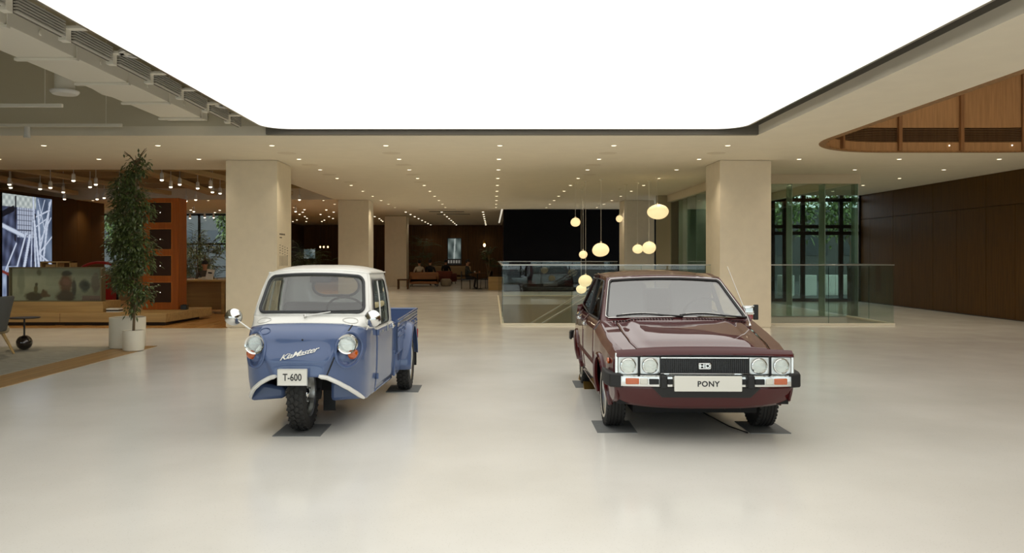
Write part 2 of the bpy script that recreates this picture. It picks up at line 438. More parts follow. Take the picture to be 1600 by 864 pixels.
tr = struct(MB().prism([(.36, 34.2, 3.54), (.44, 34.2, 3.54), (.30, 34.2, 2.95), (.24, 34.2, 2.95)], (0, .08, 0)).build('trim_7', emis('slot_light', (255, 244, 222), .7), smooth=0), 'slim lit strip beside the black wall')
struct(B(5.7, 9.3, 26.6, 26.9, 0, ZC).build('wall_vestibule', M_BLACK, smooth=0), 'black wall inside the glass vestibule')
struct(B(5.45, 5.95, 26.55, 26.6, 0, ZC).build('trim_8', M_VOIDWALL, smooth=0), 'pale pilaster beside the black wall')
# void pit
vp = MB(); D = -4.2
vp.box(VX0-.2, VX2+.2, VY0-.2, VY2+.2, D-.2, D)
vp.box(VX0-.2, VX0, VY0, VY2, D, -.3).box(VX2, VX2+.2, VY0, VY1, D, -.3).box(VX0, VX2, VY0-.2, VY0, D, -.3).box(VX0, VX1, VY2, VY2+.2, D, -.3).box(VX1, VX1+.2, VY1, VY2, D, -.3).box(VX1, VX2, VY1, VY1+.2, D, -.3)
struct(vp.build('wall_void', M_VOIDWALL, smooth=0), 'pale walls of the stair void below floor level')
# columns
def column(x0, x1, y0, y1, lab, top=ZC):
    o = MB().box(x0, x1, y0, y1, .02, top-.015).box(x0+.02, x1-.02, y0+.02, y1-.02, 0, .02).box(x0+.02, x1-.02, y0+.02, y1-.02, top-.015, top).build('column', M_COLUMN, smooth=0)
    return tag(o, lab, 'column', 'square stone columns of the lobby')
col1 = column(-5.63, -4.55, 16.8, 17.97, 'large pale square column right behind the blue truck, with small print')
column(-5.55, -4.46, 28.6, 29.75, 'second pale column behind the truck cab, middle of the left row')
column(-5.43, -4.34, 40, 41.1, 'farthest and dimmest column of the left row, beside the lounge stool')
column(4.79, 5.87, 16.8, 17.9, 'large pale square column right behind the red car')
column(4.75, 5.84, 28.8, 29.9, 'smaller beige column behind the pendant lamps')
# small print on column 1, right face (x=-4.55)
pr = MB()
def bar(y0, y1, z0, z1): pr.box(-4.551, -4.5465, y0, y1, z0, z1)
for j in range(5): bar(17.0+.09*j, 17.06+.09*j, 1.965, 2.0)
bar(17.0, 17.18, 1.90, 1.92)
for j in range(4):
    for k in range(4): bar(17.0+.2*j, 17.0+.2*j+random.uniform(.05, .1), 1.74-.055*k-.02*j, 1.755-.055*k-.02*j)
for j in range(12): bar(16.99+.06*j, 16.995+.06*j, 1.30, 1.52)
for k in range(3): bar(17.0, 17.0+(.62, .7, .4)[k], 1.2-.05*k, 1.212-.05*k)
pr.build('printed_notice', mat('print_ink', (70, 62, 50), .8), col1, smooth=0)

# oval recess lined with wood
H0, H1 = ZC+.005, 6.0
struct(B(5.5, 12.2, 1.5, 16.0, 6.0, 6.1).build('ceiling_oval', M_WOODOVAL, smooth=0), 'timber lid high above the oval opening')
lo = oval_loop(-.002, 14); n = len(lo)
rc = MB()
def strip(mb, loop, z0, z1, thick=0):
    n = len(loop); mb.add([(x, y, z0) for x, y in loop]+[(x, y, z1) for x, y in loop], [(i, n+i, n+(i+1) % n, (i+1) % n) for i in range(n)])
big = oval_loop(-.16, 14); strip(rc, big, H0, H1)
curved0 = None
wo = struct(rc.build('wall_oval', M_WOODDARK, smooth=30), 'wood lined inner wall of the oval ceiling opening')
# panels of the oval wall: below grille, grille, above grille
def loop_len(loop): 
    s = [0]
    for i in range(len(loop)): 
        a, b = loop[i], loop[(i+1) % len(loop)]; s.append(s[-1]+math.hypot(a[0]-b[0], a[1]-b[1]))
    return s
SL = loop_len(oval)
def on_loop(t, off):
    t %= SL[-1]
    for i in range(len(oval)):
        if t <= SL[i+1]:
            a, b = oval[i], oval[(i+1) % len(oval)]; k = (t-SL[i])/max(1e-9, SL[i+1]-SL[i])
            p = Vector((a[0]+(b[0]-a[0])*k, a[1]+(b[1]-a[1])*k)); break
    e = .05
    def raw(tt):
        tt %= SL[-1]
        for i in range(len(oval)):
            if tt <= SL[i+1]:
                a, b = oval[i], oval[(i+1) % len(oval)]; k = (tt-SL[i])/max(1e-9, SL[i+1]-SL[i])
                return Vector((a[0]+(b[0]-a[0])*k, a[1]+(b[1]-a[1])*k))
    tan = (raw(t+e)-raw(t-e)).normalized(); nrm = Vector((tan.y, -tan.x))   # outward (ccw loop)
    return p+nrm*off
def curved(mb, t0, t1, o0, o1, z0, z1, k=7):
    ts = linsp(t0, t1, k); V = []; F = []
    for t in ts:
        a, b = on_loop(t, o0), on_loop(t, o1); V += [(a.x, a.y, z0), (a.x, a.y, z1), (b.x, b.y, z1), (b.x, b.y, z0)]
    for i in range(k-1):
        for j in range(4): F.append((i*4+j, i*4+(j+1) % 4, (i+1)*4+(j+1) % 4, (i+1)*4+j))
    F += [(0, 3, 2, 1), tuple((k-1)*4+j for j in range(4))]
    return mb.add(V, F)
# px positions of battens on the far wall -> arc positions; the far wall runs right to left in loop order
tfar0 = None
for i, p in enumerate(oval):
    if abs(p[1]-15.5) < 1e-6 and tfar0 is None: tfar0 = SL[i]; xfar = p[0]
def t_at_x(x): return tfar0+(xfar-x)
tl = t_at_x(7.65)
tb = [t_at_x(11.6)-1.25*k for k in range(9, 0, -1)] + [t_at_x(11.6), t_at_x(10.3), t_at_x(9.12), t_at_x(7.92), tl+1.05, tl+2.15, tl+3.35, tl+4.55]
for i in range(len(tb)-1):
    a, b = tb[i]+.035, tb[i+1]-.035
    curved(MB(), a, b, .02, .12, ZC+.02, ZC+.19).build('panel', M_WOODOVAL, wo, smooth=30)
    curved(MB(), a, b, .02, .12, ZC+.47, 5.95).build('panel', M_WOODOVAL, wo, smooth=30)
    g = MB()
    for k in range(8): curved(g, a, b, .025, .06, ZC+.205+k*.033, ZC+.217+k*.033)
    g.build('grille', wood('grille_slat', (120, 92, 60), .6), wo, smooth=30)
for t in tb:
    curved(MB(), t-.032, t+.032, -.045, .10, ZC+.02, 5.9, 2).build('batten', wood('batten_wood', (140, 100, 62), .55), wo, smooth=0)
curved(MB(), 0, SL[-1]*.9999, .0, .126, ZC-.004, ZC+.02, 160).build('rim_band', wood('rim_oak', (150, 112, 70), .5), wo, smooth=30)
for x in (9.0, 10.2):
    p = on_loop(t_at_x(x-.0), -.0); MB().ball((p.x-.12, p.y-.01, ZC+.12), .014, 8, 6).build('step_light', emis('pin_light%d' % int(x), (255, 240, 214), 3), wo)

# outside beyond the windows
struct(B(-60, 60, 52.3, 120, -.4, -.05).build('floor_outdoor', M_ASPH, smooth=0), 'paved ground outdoors')
struct(B(9.3, 60, 26.7, 52.3, -.4, -.02).build('floor_forecourt', M_ASPH, smooth=0), 'forecourt pavement outside the entrance doors')
struct(B(-60, -12.5, 38.1, 52.3, -.4, -.05).build('floor_garden', M_ASPH, smooth=0), 'paved garden outside the store windows')
# window wall of the bookstore at y=38 and door wall of the vestibule
def frame_wall(name, lab, x0, x1, y, z0, z1, xs, zs, t=.07, m=M_BLACKMETAL):
    o = MB()
    for x in xs: o.box(x-t/2, x+t/2, y-.06, y+.06, z0, z1)
    for z in zs: o.box(x0, x1, y-.06, y+.06, z-t/2, z+t/2)
    q = struct(o.build(name, m, smooth=0), lab)
    X = sorted(xs); Z = sorted(zs)
    for i in range(len(X)-1):
        for j in range(len(Z)-1):
            B(X[i]+t/2, X[i+1]-t/2, y-.006, y+.006, Z[j]+t/2, Z[j+1]-t/2).build('pane', M_GLASS, q, smooth=0)
    return q
frame_wall('window_1', 'tall store windows with trees outside', -20, -12.5, 38, 0, ZC, [-20, -18.6, -17.2, -15.4, -14.0, -12.55], [.04, 2.1, ZC-.04], .09)
struct(B(-12.5, -12.3, 38, 52, 0, ZC).build('wall_store', M_WOODDARK, smooth=0), 'dark wall beside the store windows')
frame_wall('door_1', 'dark framed entrance doors and transom windows behind the glass vestibule', 9.3, 12.3, 26.6, 0, ZC, [9.34, 9.75, 10.35, 11.0, 11.62, 12.26], [.05, 2.28, 2.5, ZC-.15], .12)
frame_wall('window_2', 'tall glazed shopfront behind the viewer', -20, 12.3, -9.1, 0, 3.4, linsp(-20, 12.3, 13), [.04, 3.36], .08)
# ================================================================== CEILING FITTINGS
def in_oval(x, y, d=.25): return 5.9-d < x < 11.6+d and 2-d < y < 15.5+d
dl = thing('downlight', 'small round recessed downlight glowing in the beige lobby ceiling', 'downlight', (0, 0, 0), 0, 'downlights in the lobby ceiling')
MB().lathe([(.046, .0), (.064, 0), (.064, -.006), (.046, -.006)], 16, closed=True).build('trim_ring', M_CEIL, dl)
MB().lathe([(0, -.004), (.047, -.004)], 16).build('lens', M_DOWN, dl, smooth=0)
spot(dl, DOWN_W)
first = True
def place_down(x, y, z=ZC):
    global first
    o = dl if first else copy_tree(dl); first = False
    o.location = (x, y, z-.001)
for r in range(10):
    y = 14.6+2.04*r
    for j in range(-9, 6):
        x = .13+2.09*j
        if abs(x/y) > .72 or in_oval(x, y): continue
        if y > 18.6 and x < -5.5: 
            if y < 28.6: continue
        if 5.5 < x < 9.3 and y > 26.4: continue
        if x > 11.9 or (x > 9 and y > 26): continue
        if -5.75 < x < -4.4 and (16.7 < y < 18.1 or 28.5 < y < 29.9): continue
        if y > 33.2 : continue
        place_down(x, y)
ol = thing('added_oval_lamp', 'unseen round lamp added in the timber lid above the oval opening', 'downlight', (0, 0, 0), 0, 'unseen lamps added above the oval opening')
MB().lathe([(.08, .0), (.11, 0), (.11, -.01), (.08, -.01)], 16, closed=True).build('trim_ring', M_CEIL, ol)
MB().lathe([(0, -.006), (.08, -.006)], 16).build('lens', M_DOWN, ol, smooth=0)
spot(ol, 75, -.02, 165, (1, .90, .76), .2)  # unseen lamps added to brighten the oval's wood and the floor below
k = 0
for x in (7.2, 8.75, 10.3):
    for y in (4.5, 7.0, 9.5, 12.0, 14.0):
        o = ol if k == 0 else copy_tree(ol); k += 1; o.location = (x, y, 5.999)
dl2 = thing('downlight', 'tiny bright downlight in the dim ceiling of the far lounge', 'downlight', (0, 0, 0), 0, 'downlights in the far lounge ceiling')
MB().lathe([(.05, .0), (.068, 0), (.068, -.006), (.05, -.006)], 12, closed=True).build('trim_ring', M_CEIL, dl2)
MB().lathe([(.05, -.004), (.046, -.014), (.03, -.022), (0, -.026)], 12).build('lens', emis('downlight_far', (255, 236, 200), 4), dl2, smooth=0)
spot(dl2, 10, -.05)
f2 = True
pts = [(x, 36.6+2.1*k) for x in (-4.0, -2.35, -.45) for k in range(8)]
pts += [(-6.2-1.15*(k % 7)+random.uniform(-.3, .3), 35+1.9*(k//7)+random.uniform(-.3, .3)) for k in range(49)]
for (x, y) in pts:
    if y > 51.5 or (x < -12.4 and y > 37.7): continue
    o = dl2 if f2 else copy_tree(dl2); f2 = False; o.location = (x, y, ZC+.019)
sp = tag(MB().lathe([(0, -.004), (.17, -.004), (.185, 0)], 24).build('ceiling_speaker', mat('speaker_grille', (222, 212, 190), .8)), 'flat round flush speaker grille in the beige lobby ceiling', 'speaker', 'flush ceiling speakers')
sl = [(-4.06, 15.7), (-2.0, 15.7), (2.27, 15.7), (4.4, 15.7), (-4.06, 17.7), (-1.98, 17.7), (2.24, 17.7), (-4.06, 19.8), (-1.98, 19.8), (-3.9, 21.8), (-1.98, 21.8), (2.4, 19.8)]
for i, (x, y) in enumerate(sl):
    o = sp if i == 0 else sp.copy()
    if i: COL.objects.link(o)
    o.location = (x, y, ZC)
# exposed duct in the open bay (left of the luminous ceiling)
du = thing('air_duct', 'long grey rectangular air duct hanging beside the luminous ceiling', 'air duct', (-5.12, 0, 3.78))
B(-.33, .33, -7, 13.38, 0, .17).build('duct_body', M_GREYPAINT, du, bevel=.006)
B(-.36, .36, -7, 13.38, .17, .20).build('flange', M_GREYPAINT, du, bevel=.004)
for k in range(14):
    y = 13.07-1.31*k
    if y < -6: break
    s_ = B(-.36, .36, y-.03, y+.03, -.035, -.001).build('hanger_bar', M_GREYPAINT, du, bevel=.004)
    MB().tube([(-.345, y, -.02), (-.345, y, 1.3)], .006, 6).tube([(.345, y, -.02), (.345, y, 1.3)], .006, 6).build('hanger_rod', M_GREYPAINT, du)
    if k < 7: MB().lathe([(.03, 0), (.03, .012)], 10, Matrix.Translation((.0, y+.6, 0))@Matrix.Translation((.331, 0, .09))@Matrix.Rotation(PI/2, 4, 'Y')).build('access_cap', M_GREYPAINT, du)
# support brackets of the luminous ceiling
for k in range(17):
    y = 12.9-.98*k
    t = thing('support_bracket', 'cream steel support bracket in the row between duct and luminous ceiling', 'bracket', (-4.2, y, 3.68), 0, 'brackets along the luminous ceiling edge')
    B(-.1, .36, -.05, .05, .10, .13).build('arm', M_GREYPAINT, t, bevel=.004)
    B(-.14, -.06, -.05, .05, -.02, .13).build('upright', M_GREYPAINT, t, bevel=.004)
    MB().tube([(.05, 0, .13), (.05, 0, 1.4)], .008, 6).build('hanger_rod', M_BLACKMETAL, t)
    l = thing('louvre_box', 'grey slatted vent box in the row beside the luminous ceiling', 'vent', (-4.27, y+.49, 3.70), 0, 'slatted vents beside the luminous ceiling')
    B(-.03, -.01, -.40, .40, -.02, .15).build('back_plate', M_RECESS, l)
    g = MB()
    for q in range(6): g.box(-.01, .03, -.40, .40, -.015+q*.028, -.001+q*.028)
    g.build('slats', M_LOUVER, l, smooth=0)
for k, y in enumerate((6.2, 9.0, 12.1)):
    t = thing('round_ceiling_speaker', 'round white ceiling ring fitting beside the luminous ceiling, %s of three' % ('nearest', 'middle', 'farthest')[k], 'fitting', (-4.02, y, 3.78), 0, 'round fittings beside the luminous ceiling')
    MB().lathe([(.14, 0), (.19, 0), (.19, .03), (.14, .03)], 28, closed=True).build('ring', M_WHITE, t)
    MB().lathe([(0, .02), (.141, .02)], 28).build('grille', M_LOUVER, t, smooth=0)
# branch duct curving down behind the main duct
t = thing('branch_duct', 'curved beige branch duct bending down behind the long duct', 'air duct', (-5.62, 12.4, 3.98))
pts = [(-.55, -1.0, .32), (-.5, -.6, .30), (-.42, -.25, .16), (-.30, .1, .06), (-.1, .45, .04), (.25, .62, .05)]
mb = MB(); V = []; F = []
for (x, y, z) in pts:
    V += [(x-.22, y, z), (x+.22, y, z-.0), (x+.22, y, z+.2), (x-.22, y, z+.2)]
for i in range(len(pts)-1):
    for j in range(4): F.append((i*4+j, i*4+(j+1) % 4, (i+1)*4+(j+1) % 4, (i+1)*4+j))
F += [(0, 3, 2, 1), tuple((len(pts)-1)*4+j for j in range(4))]
mb.add(V, F).build('duct_body', M_GREYPAINT, t, bevel=.01, weld=True)
# linear lights, tracks, cylinder vents
def lin_light(x0, x1, y, z, lab):
    t = thing('linear_light', lab, 'linear light', ((x0+x1)/2, y, z), 0, 'thin suspended linear lights in the open bay')
    h = (x1-x0)/2
    B(-h, h, -.025, .025, 0, .05).build('housing', M_GREYPAINT, t, bevel=.005)
    for s in (-.86, .86): MB().tube([(h*s, 0, .05), (h*s, 0, 5.1-z)], .006, 6).build('hanger', M_GREYPAINT, t)
lin_light(-9.6, -6.05, 11.2, 3.60, 'thin white linear light bar, upper one of the two at left')
lin_light(-9.8, -6.05, 13.0, 3.62, 'thin white linear light bar, lower one of the two at left')
t = thing('track_spotlight', 'small white cylinder spotlight below the lower light bar at top left', 'spotlight', (-7.6, 13.0, 3.60))
MB().lathe([(.04, .02), (.045, 0), (.045, -.10), (.055, -.16), (.045, -.16)], 16).build('body', M_WHITE, t)
MB().lathe([(0, -.158), (.044, -.158)], 16).build('lens', M_DOWN, t, smooth=0)
spot(t, 60, -.17)
for (x, y, z, lab) in ((-6.02, 11.2, 3.78, 'white drum shaped air vent hanging left of the long duct'), (-6.72, 8.7, 3.70, 'white drum shaped air vent cut by the left picture edge')):
    t = thing('drum_vent', lab, 'air vent', (x, y, z), 0, 'drum shaped air vents')
    MB().lathe([(.13, .06), (.13, .6)], 24).build('drum', M_GREYPAINT, t)
    MB().lathe([(0, .0), (.16, .0), (.19, .03), (.19, .05), (.12, .06)], 28).build('flange', M_WHITE, t)
for k, (y, z) in enumerate(((9.4, 4.2), (10.6, 4.35))):
    tag(MB().tube([(-11, y, z), (-5.5, y, z)], .022, 8).build('sprinkler_pipe', M_GREYPAINT), 'thin horizontal sprinkler pipe under the slab at top left, %s one' % ('nearer', 'farther')[k], 'pipe', 'sprinkler pipes')
# ------------------------------------------------ bookstore ceiling: beams, ducts and spots
M_STOREBEAM = mat('warm_beam_paint', (190, 166, 124), .8)
for k, y in enumerate((19.6, 21.4, 23.2, 25.0, 26.8)):
    tag(B(-19, -5.7, y-.06, y+.06, 3.80, 3.98).build('ceiling_beam', M_STOREBEAM, bevel=.01), 'warm painted cross beam under the bookstore ceiling, %s from the lobby' % ('first', 'second', 'third', 'fourth', 'fifth')[k], 'beam', 'cross beams of the bookstore ceiling')
for k, x in enumerate((-7.4, -9.2, -11.6, -14.0)):
    M = Matrix.Rotation(.12 if k % 2 else -.1, 3, 'Z')
    tag(MB().obox((x, 23.4, 3.70), (.32 if k % 2 else .14, 8.4, .14), M).build('ceiling_duct', M_STOREBEAM, bevel=.02), 'warm painted service duct below the bookstore beams, %s from the stone column' % ('first', 'second', 'third', 'fourth')[k], 'air duct', 'service ducts of the bookstore ceiling')
ss = thing('track_spotlight', 'small white cylinder spotlight glowing under the bookstore ceiling', 'spotlight', (0, 0, 0), 0, 'spotlights of the bookstore ceiling')
MB().lathe([(.012, .14), (.045, .1), (.05, -.05), (.04, -.05)], 12).build('body', M_WHITE, ss)
MB().lathe([(.045, -.049), (.042, -.062), (.028, -.078), (0, -.084)], 12).build('lens', emis('store_spot', (255, 240, 210), 5), ss, smooth=0)
spot(ss, 16, -.09)
px = [(15,288,21), (17,293,22), (63,295,22), (79,293,21), (99,300,23), (101,311,26), (115,282,19.8), (141,292,22), (150,288,21), (152,311,26), (163,309,25.5), (187,294,22), (205,292,21.5), (216,300,23), (253,281,19.6), (267,292,21.5), (281,288,21), (309,294,22), (329,292,21.5), (332,300,23), (344,302,24), (291,314,27), (306,312,26.5), (303,325,31.5), (297,334,37), (320,333,36.4), (334,337,36.5), (468,312,27.5), (462,320,31.5)]
for i, (x, y, d) in enumerate(px):
    o = ss if i == 0 else copy_tree(ss)
    z = 1.5+(401-y)*d/1244
    z = min(z+.05, 3.9); o.location = ((x-770)*d/1244, d, z)
    top = 4.15 if 18.7 < d < 28.5 else ZC
    if z+.15 > top: o.location.z = z = top-.2
    MB().tube([(0, 0, .12), (0, 0, top-z)], .012, 8).build('drop_rod', M_WHITE, o)
# ------------------------------------------------ pendant lamps over the stair void
M_PEND = mat('glowing_glass', (255, 240, 205), .3, emit=(255, 226, 168), estr=.9)
pend = [(1027,331,16,12,20.5,'large pebble shaped glass pendant lamp, biggest, hanging highest at right'), (899,347,8,6.5,22,'small oval glass pendant lamp before the black wall, upper left'), (968,342,5.3,5.3,24,'tiny round glass pendant lamp beside the column, upper middle'), (939,390,13,11,21,'dented oval glass pendant lamp in the middle of the black wall'), (911,398,6.5,6.3,23,'small round glass pendant lamp low left of the dented one'), (996,389,8,7.2,22,'round glass pendant lamp, left of the touching pair'), (1014,387,11.2,9,21.3,'oval glass pendant lamp, right of the touching pair'), (915,439,10.5,9.5,21.5,'glass pendant lamp seen through the balustrade, left of the red roof'), (978,442,13,10,22.5,'glass pendant lamp seen through the red car windshield'), (908,452,8,7,24,'glass pendant lamp low behind the balustrade, just under another lamp')]
for i, (x, y, rx, rz, d, lab) in enumerate(pend):
    k = d/1244; X, Z = (x-770)*k, 1.5-(y-401)*k
    t = thing('pendant_lamp', lab, 'pendant lamp', (X, d, Z), 0, 'pebble pendant lamps over the stair void')
    ph = i*1.3
    MB().ball((0, 0, 0), (rx*k, rx*k, rz*k), 24, 16, lambda p: 1+.05*math.sin(2*p.x+ph)+.04*math.cos(2.3*p.z+ph*2)+.03*p.x*p.z).build('shade', M_PEND, t, smooth=80)
    MB().tube([(0, 0, rz*k*.9), (0, 0, ZC-Z)], .004, 6).build('cord', M_GREYPAINT, t)
    MB().lathe([(.045, 0), (.045, -.02), (.01, -.03)], 14, Matrix.Translation((0, 0, ZC-Z-.001))).build('canopy', M_CEIL, t)
    MB().lathe([(.02, .05), (.025, .0)], 10, Matrix.Translation((0, 0, rz*k*.93))).build('cap', M_GREYPAINT, t)

# ================================================================== BALUSTRADES, STAIR, VESTIBULE
RZ = 1.33
def balustrade(name, lab, p0, p1, n):
    p0, p1 = Vector(p0), Vector(p1); L = (p1-p0).length; a = math.atan2(p1.y-p0.y, p1.x-p0.x)
    t = thing(name, lab, 'balustrade', (p0.x, p0.y, 0), a, 'glass balustrades around the stair void')
    w = L/n
    for i in range(n): B(i*w+.004, (i+1)*w-.004, -.008, .008, .045, RZ-.02).build('glass_pane', M_GLASS, t, smooth=0)
    B(0, L, -.022, .022, RZ-.022, RZ).build('handrail', M_ALU, t, bevel=.004)
    B(-.01, L+.01, -.035, .035, .0, .045).build('base_channel', M_CREAM, t, bevel=.004)
    for i in range(1, n): B(i*w-.004, i*w+.004, -.0085, .0085, .05, RZ-.03).build('joint', M_GLASSG, t, smooth=0)
    return t
balustrade('glass_balustrade', 'glass balustrade with metal handrail behind the red car', (VX0, VY0), (4.76, VY0), 3)
balustrade('glass_balustrade', 'glass balustrade right of the right column, before the vestibule', (5.9, VY0), (VX2, VY0), 2)
balustrade('glass_balustrade', 'short return balustrade running back to the vestibule corner', (VX2, VY0+.05), (VX2, VY1), 2)
balustrade('glass_balustrade', 'glass balustrade running back along the left edge of the void', (VX0, VY0+.05), (VX0, VY2), 7)
balustrade('glass_balustrade', 'far glass balustrade before the black wall', (VX0+.05, VY2), (4.7, VY2), 3)
# stair going down to the left
st = thing('staircase', 'stair with metal handrails going down inside the void', 'staircase', (5.4, 24.6, 0))
for k in range(12):
    B(-.30*k-.31, -.30*k, -.9, .9, -.175*(k+1)-.05, -.175*(k+1)).build('tread', M_CREAM, st, smooth=0)
for s in (-.9, .9):
    MB().prism([(.0, s, -.15), (-3.6, s, -2.25), (-3.6, s, -2.55), (0, s, -.45)], (0, .04*(-1 if s > 0 else 1), 0)).build('stringer', M_VOIDWALL, st, smooth=0)
    MB().prism([(.0, s, .0), (-3.6, s, -2.10), (-3.6, s, -1.2), (0, s, .9)], (0, .012, 0)).build('glass_panel', M_GLASS, st, smooth=0)
    MB().tube([(.3, s, 1.0), (0, s, 1.0), (-3.45, s, -1.06), (-3.58, s, -1.18), (-3.56, s, -1.35)], .024, 8).build('handrail', M_ALU, st)
st.location.x = 3.95
B(-3.72, -3.6, -.9, .9, -4.2, -2.1).build('support_wall', M_VOIDWALL, st, smooth=0)
B(0, 1.78, -.95, .95, -.25, -.002).build('landing', M_FLOOR, st, smooth=0)
# glass vestibule
vs_ = thing('glass_vestibule', 'glass walled vestibule with beige header right of the column', 'glass room', (5.8, 19.7, 0))
MB().box(0, 3.3, 0, .2, 3.31, ZC-.005).box(0, .2, .2, 6.8, 3.31, ZC-.005).box(3.1, 3.3, .2, 6.8, 3.31, ZC-.005).build('header', M_BEIGE, vs_, smooth=0)
for i in range(4): B(.01+i*.82, .81+i*.82, .09, .105, .02, 3.31).build('glass_pane', M_GLASSV, vs_, smooth=0)
for i in range(6): B(.09, .105, .12+i*1.1, 1.2+i*1.1, .02, 3.31).build('glass_pane', M_GLASSV, vs_, smooth=0)
for i in range(6): B(3.19, 3.205, .12+i*1.1, 1.2+i*1.1, .02, 3.31).build('glass_pane', M_GLASSV, vs_, smooth=0)
for x in (.82, 1.64, 2.46, 3.28): B(x-.012, x+.012, .11, .46, .02, 3.31).build('glass_fin', M_FIN, vs_, smooth=0)
for i in range(1, 6): B(.11, .46, .11+i*1.1-.012, .11+i*1.1+.012, .02, 3.31).build('glass_fin', M_FIN, vs_, smooth=0)
MB().box(0, 3.3, .05, .15, 0, .02).box(0.02, .15, .2, 6.8, 0, .02).build('floor_track', M_ALU, vs_, smooth=0)
# ================================================================== CARS: shared pieces
M_RED = mat('maroon_car_paint', (72, 9, 12), .5, spec=.1, coat=1.0, coat_rough=.012)
M_BLUE = mat('blue_truck_paint', (80, 98, 136), .5, spec=.15, coat=.9, coat_rough=.02)
M_TWHITE = mat('white_truck_paint', (236, 235, 228), .35, coat=.7, coat_rough=.03)
M_CHROME = mat('chrome', (225, 225, 222), .06, metal=1)
M_SATIN = mat('satin_silver', (200, 200, 196), .28, metal=1)
M_RUBBER = mat('black_rubber', (26, 26, 26), .6)
M_TYRE = mat('tyre_rubber', (38, 37, 35), .75, bump=.1, vscale=60)
M_TRIM = mat('black_trim', (18, 18, 18), .45)
M_UNDER = mat('underbody_black', (14, 13, 13), .8)
M_SEAT = mat('seat_vinyl', (92, 92, 92), .5)
M_LENS = mat('headlamp_lens', (215, 218, 214), .08, metal=.6, coat=1)
M_AMBER = mat('amber_lens', (190, 86, 12), .15, coat=1)
M_REDLENS = mat('red_lens', (150, 16, 14), .15, coat=1)
M_CLEAR = mat('clear_lens', (215, 212, 200), .12, coat=1)
M_PLATE = mat('number_plate_white', (228, 226, 216), .4)
M_INK = mat('black_ink', (24, 24, 24), .5)
M_WSHIELD = glass('windshield_glass', (.80, .83, .82), 3.1)
M_SIDEGLASS = glass('side_window_glass', (.62, .66, .63), 1.7)
M_MIRROR = mat('mirror_face', (200, 205, 205), .03, metal=1)
M_WHITEWALL = mat('whitewall', (214, 206, 190), .6)
M_PAD = mat('grey_floor_pad', (112, 114, 113), .7, var=.06, vscale=20)

def wheel(parent, x, y, R, W, side, rim_r, kind, steer=0):
    """tyre lying on axis x; side=+1/-1 outer direction"""
    M = Matrix.Translation((x, y, R)) @ Matrix.Rotation(steer, 4, 'Z') @ Matrix.Rotation(side*PI/2, 4, 'Y')   # local +z -> outward
    h = W/2
    if kind == 'car':
        g = .007
        prof = [(rim_r, -h*.8), (rim_r+.03, -h*.98), (R-.05, -h), (R-.015, -h*.9), (R-.002, -h*.78)]
        for k in range(4):
            c = -h*.52+k*h*.347
            prof += [(R, c-.006), (R-g, c-.004), (R-g, c+.004), (R, c+.006)]
        prof += [(R-.002, h*.78), (R-.015, h*.9), (R-.05, h), (rim_r+.03, h*.98), (rim_r, h*.8)]
        mb = MB().lathe(prof, 48, M, closed=True)
        # transverse sipes: small shoulder blocks
        for k in range(44):
            a = 2*PI*k/44
            for s in (-1, 1):
                Q = M @ Matrix.Rotation(a, 4, 'Z') @ Matrix.Translation((R-.012, 0, s*h*.84))
                mb.obox(Q.translation, (.02, .022, h*.24), Q.to_3x3())
    else:
        prof = [(rim_r, -h*.8), (rim_r+.03, -h*1.0), (R-.06, -h), (R-.02, -h*.86), (R-.012, -h*.6), (R-.012, h*.6), (R-.02, h*.86), (R-.06, h), (rim_r+.03, h), (rim_r, h*.8)]
        mb = MB().lathe(prof, 48, M, closed=True)
        nb = 34
        for k in range(nb):
            for j, (c, wd) in enumerate(((-h*.72, h*.36), (-h*.26, h*.36), (h*.22, h*.36), (h*.68, h*.36))):
                a = 2*PI*(k+.5*(j % 2))/nb
                Q = M @ Matrix.Rotation(a, 4, 'Z') @ Matrix.Translation((R-.010-(.008 if j in (0, 3) else 0), 0, c)) @ Matrix.Rotation(.35*(1 if j % 2 else -1), 4, 'X')
                mb.obox(Q.translation, (.02, 2*PI*R/nb*.66, wd), Q.to_3x3())
    w_ = mb.build('wheel', M_TYRE, parent, smooth=30); w_['label'] = 'black tyre with silver wheel disc' if kind == 'truck' else 'black tyre with thin white wall and silver rim'
    # rim
    rp = [(0, h*.35), (.03, h*.42), (.055, h*.40), (.06, h*.22), (rim_r*.62, h*.30), (rim_r*.72, h*.15), (rim_r*.92, h*.1), (rim_r*.95, h*.72), (rim_r+.006, h*.86), (rim_r+.006, h*.70)]
    MB().lathe([(rim_r+.004, -h*.7)]+rp[::-1], 36, M).build('rim', M_SATIN, w_, smooth=40)
    if kind == 'car':
        wp = MB()
        wp.lathe([(rim_r+.022, h*.985), (rim_r+.022, h*1.02), (rim_r+.045, h*1.015), (rim_r+.045, h*.985)], 40, M, closed=True); wp.build('whitewall_band', M_WHITEWALL, w_)
        sl = MB()
        for k in range(10):
            Q = M @ Matrix.Rotation(2*PI*k/10, 4, 'Z') @ Matrix.Translation((rim_r*.82, 0, h*.155)); sl.obox(Q.translation, (.03, .022, .006), Q.to_3x3())
        sl.build('rim_slots', M_BLACKMETAL, w_, smooth=0)
    cap = MB().lathe([(.05, h*.38), (.045, h*.55), (.02, h*.62), (0, h*.63)], 20, M).build('hub_cap', M_CHROME, w_, smooth=50)
    for k in range(4):
        Q = M @ Matrix.Rotation(2*PI*k/4+.4, 4, 'Z') @ Matrix.Translation((rim_r*.46, 0, h*.28)); 
        if kind == 'truck': MB().lathe([(.012, 0), (.012, .02)], 6, Q).build('wheel_nut', M_CHROME, w_)
    return w_
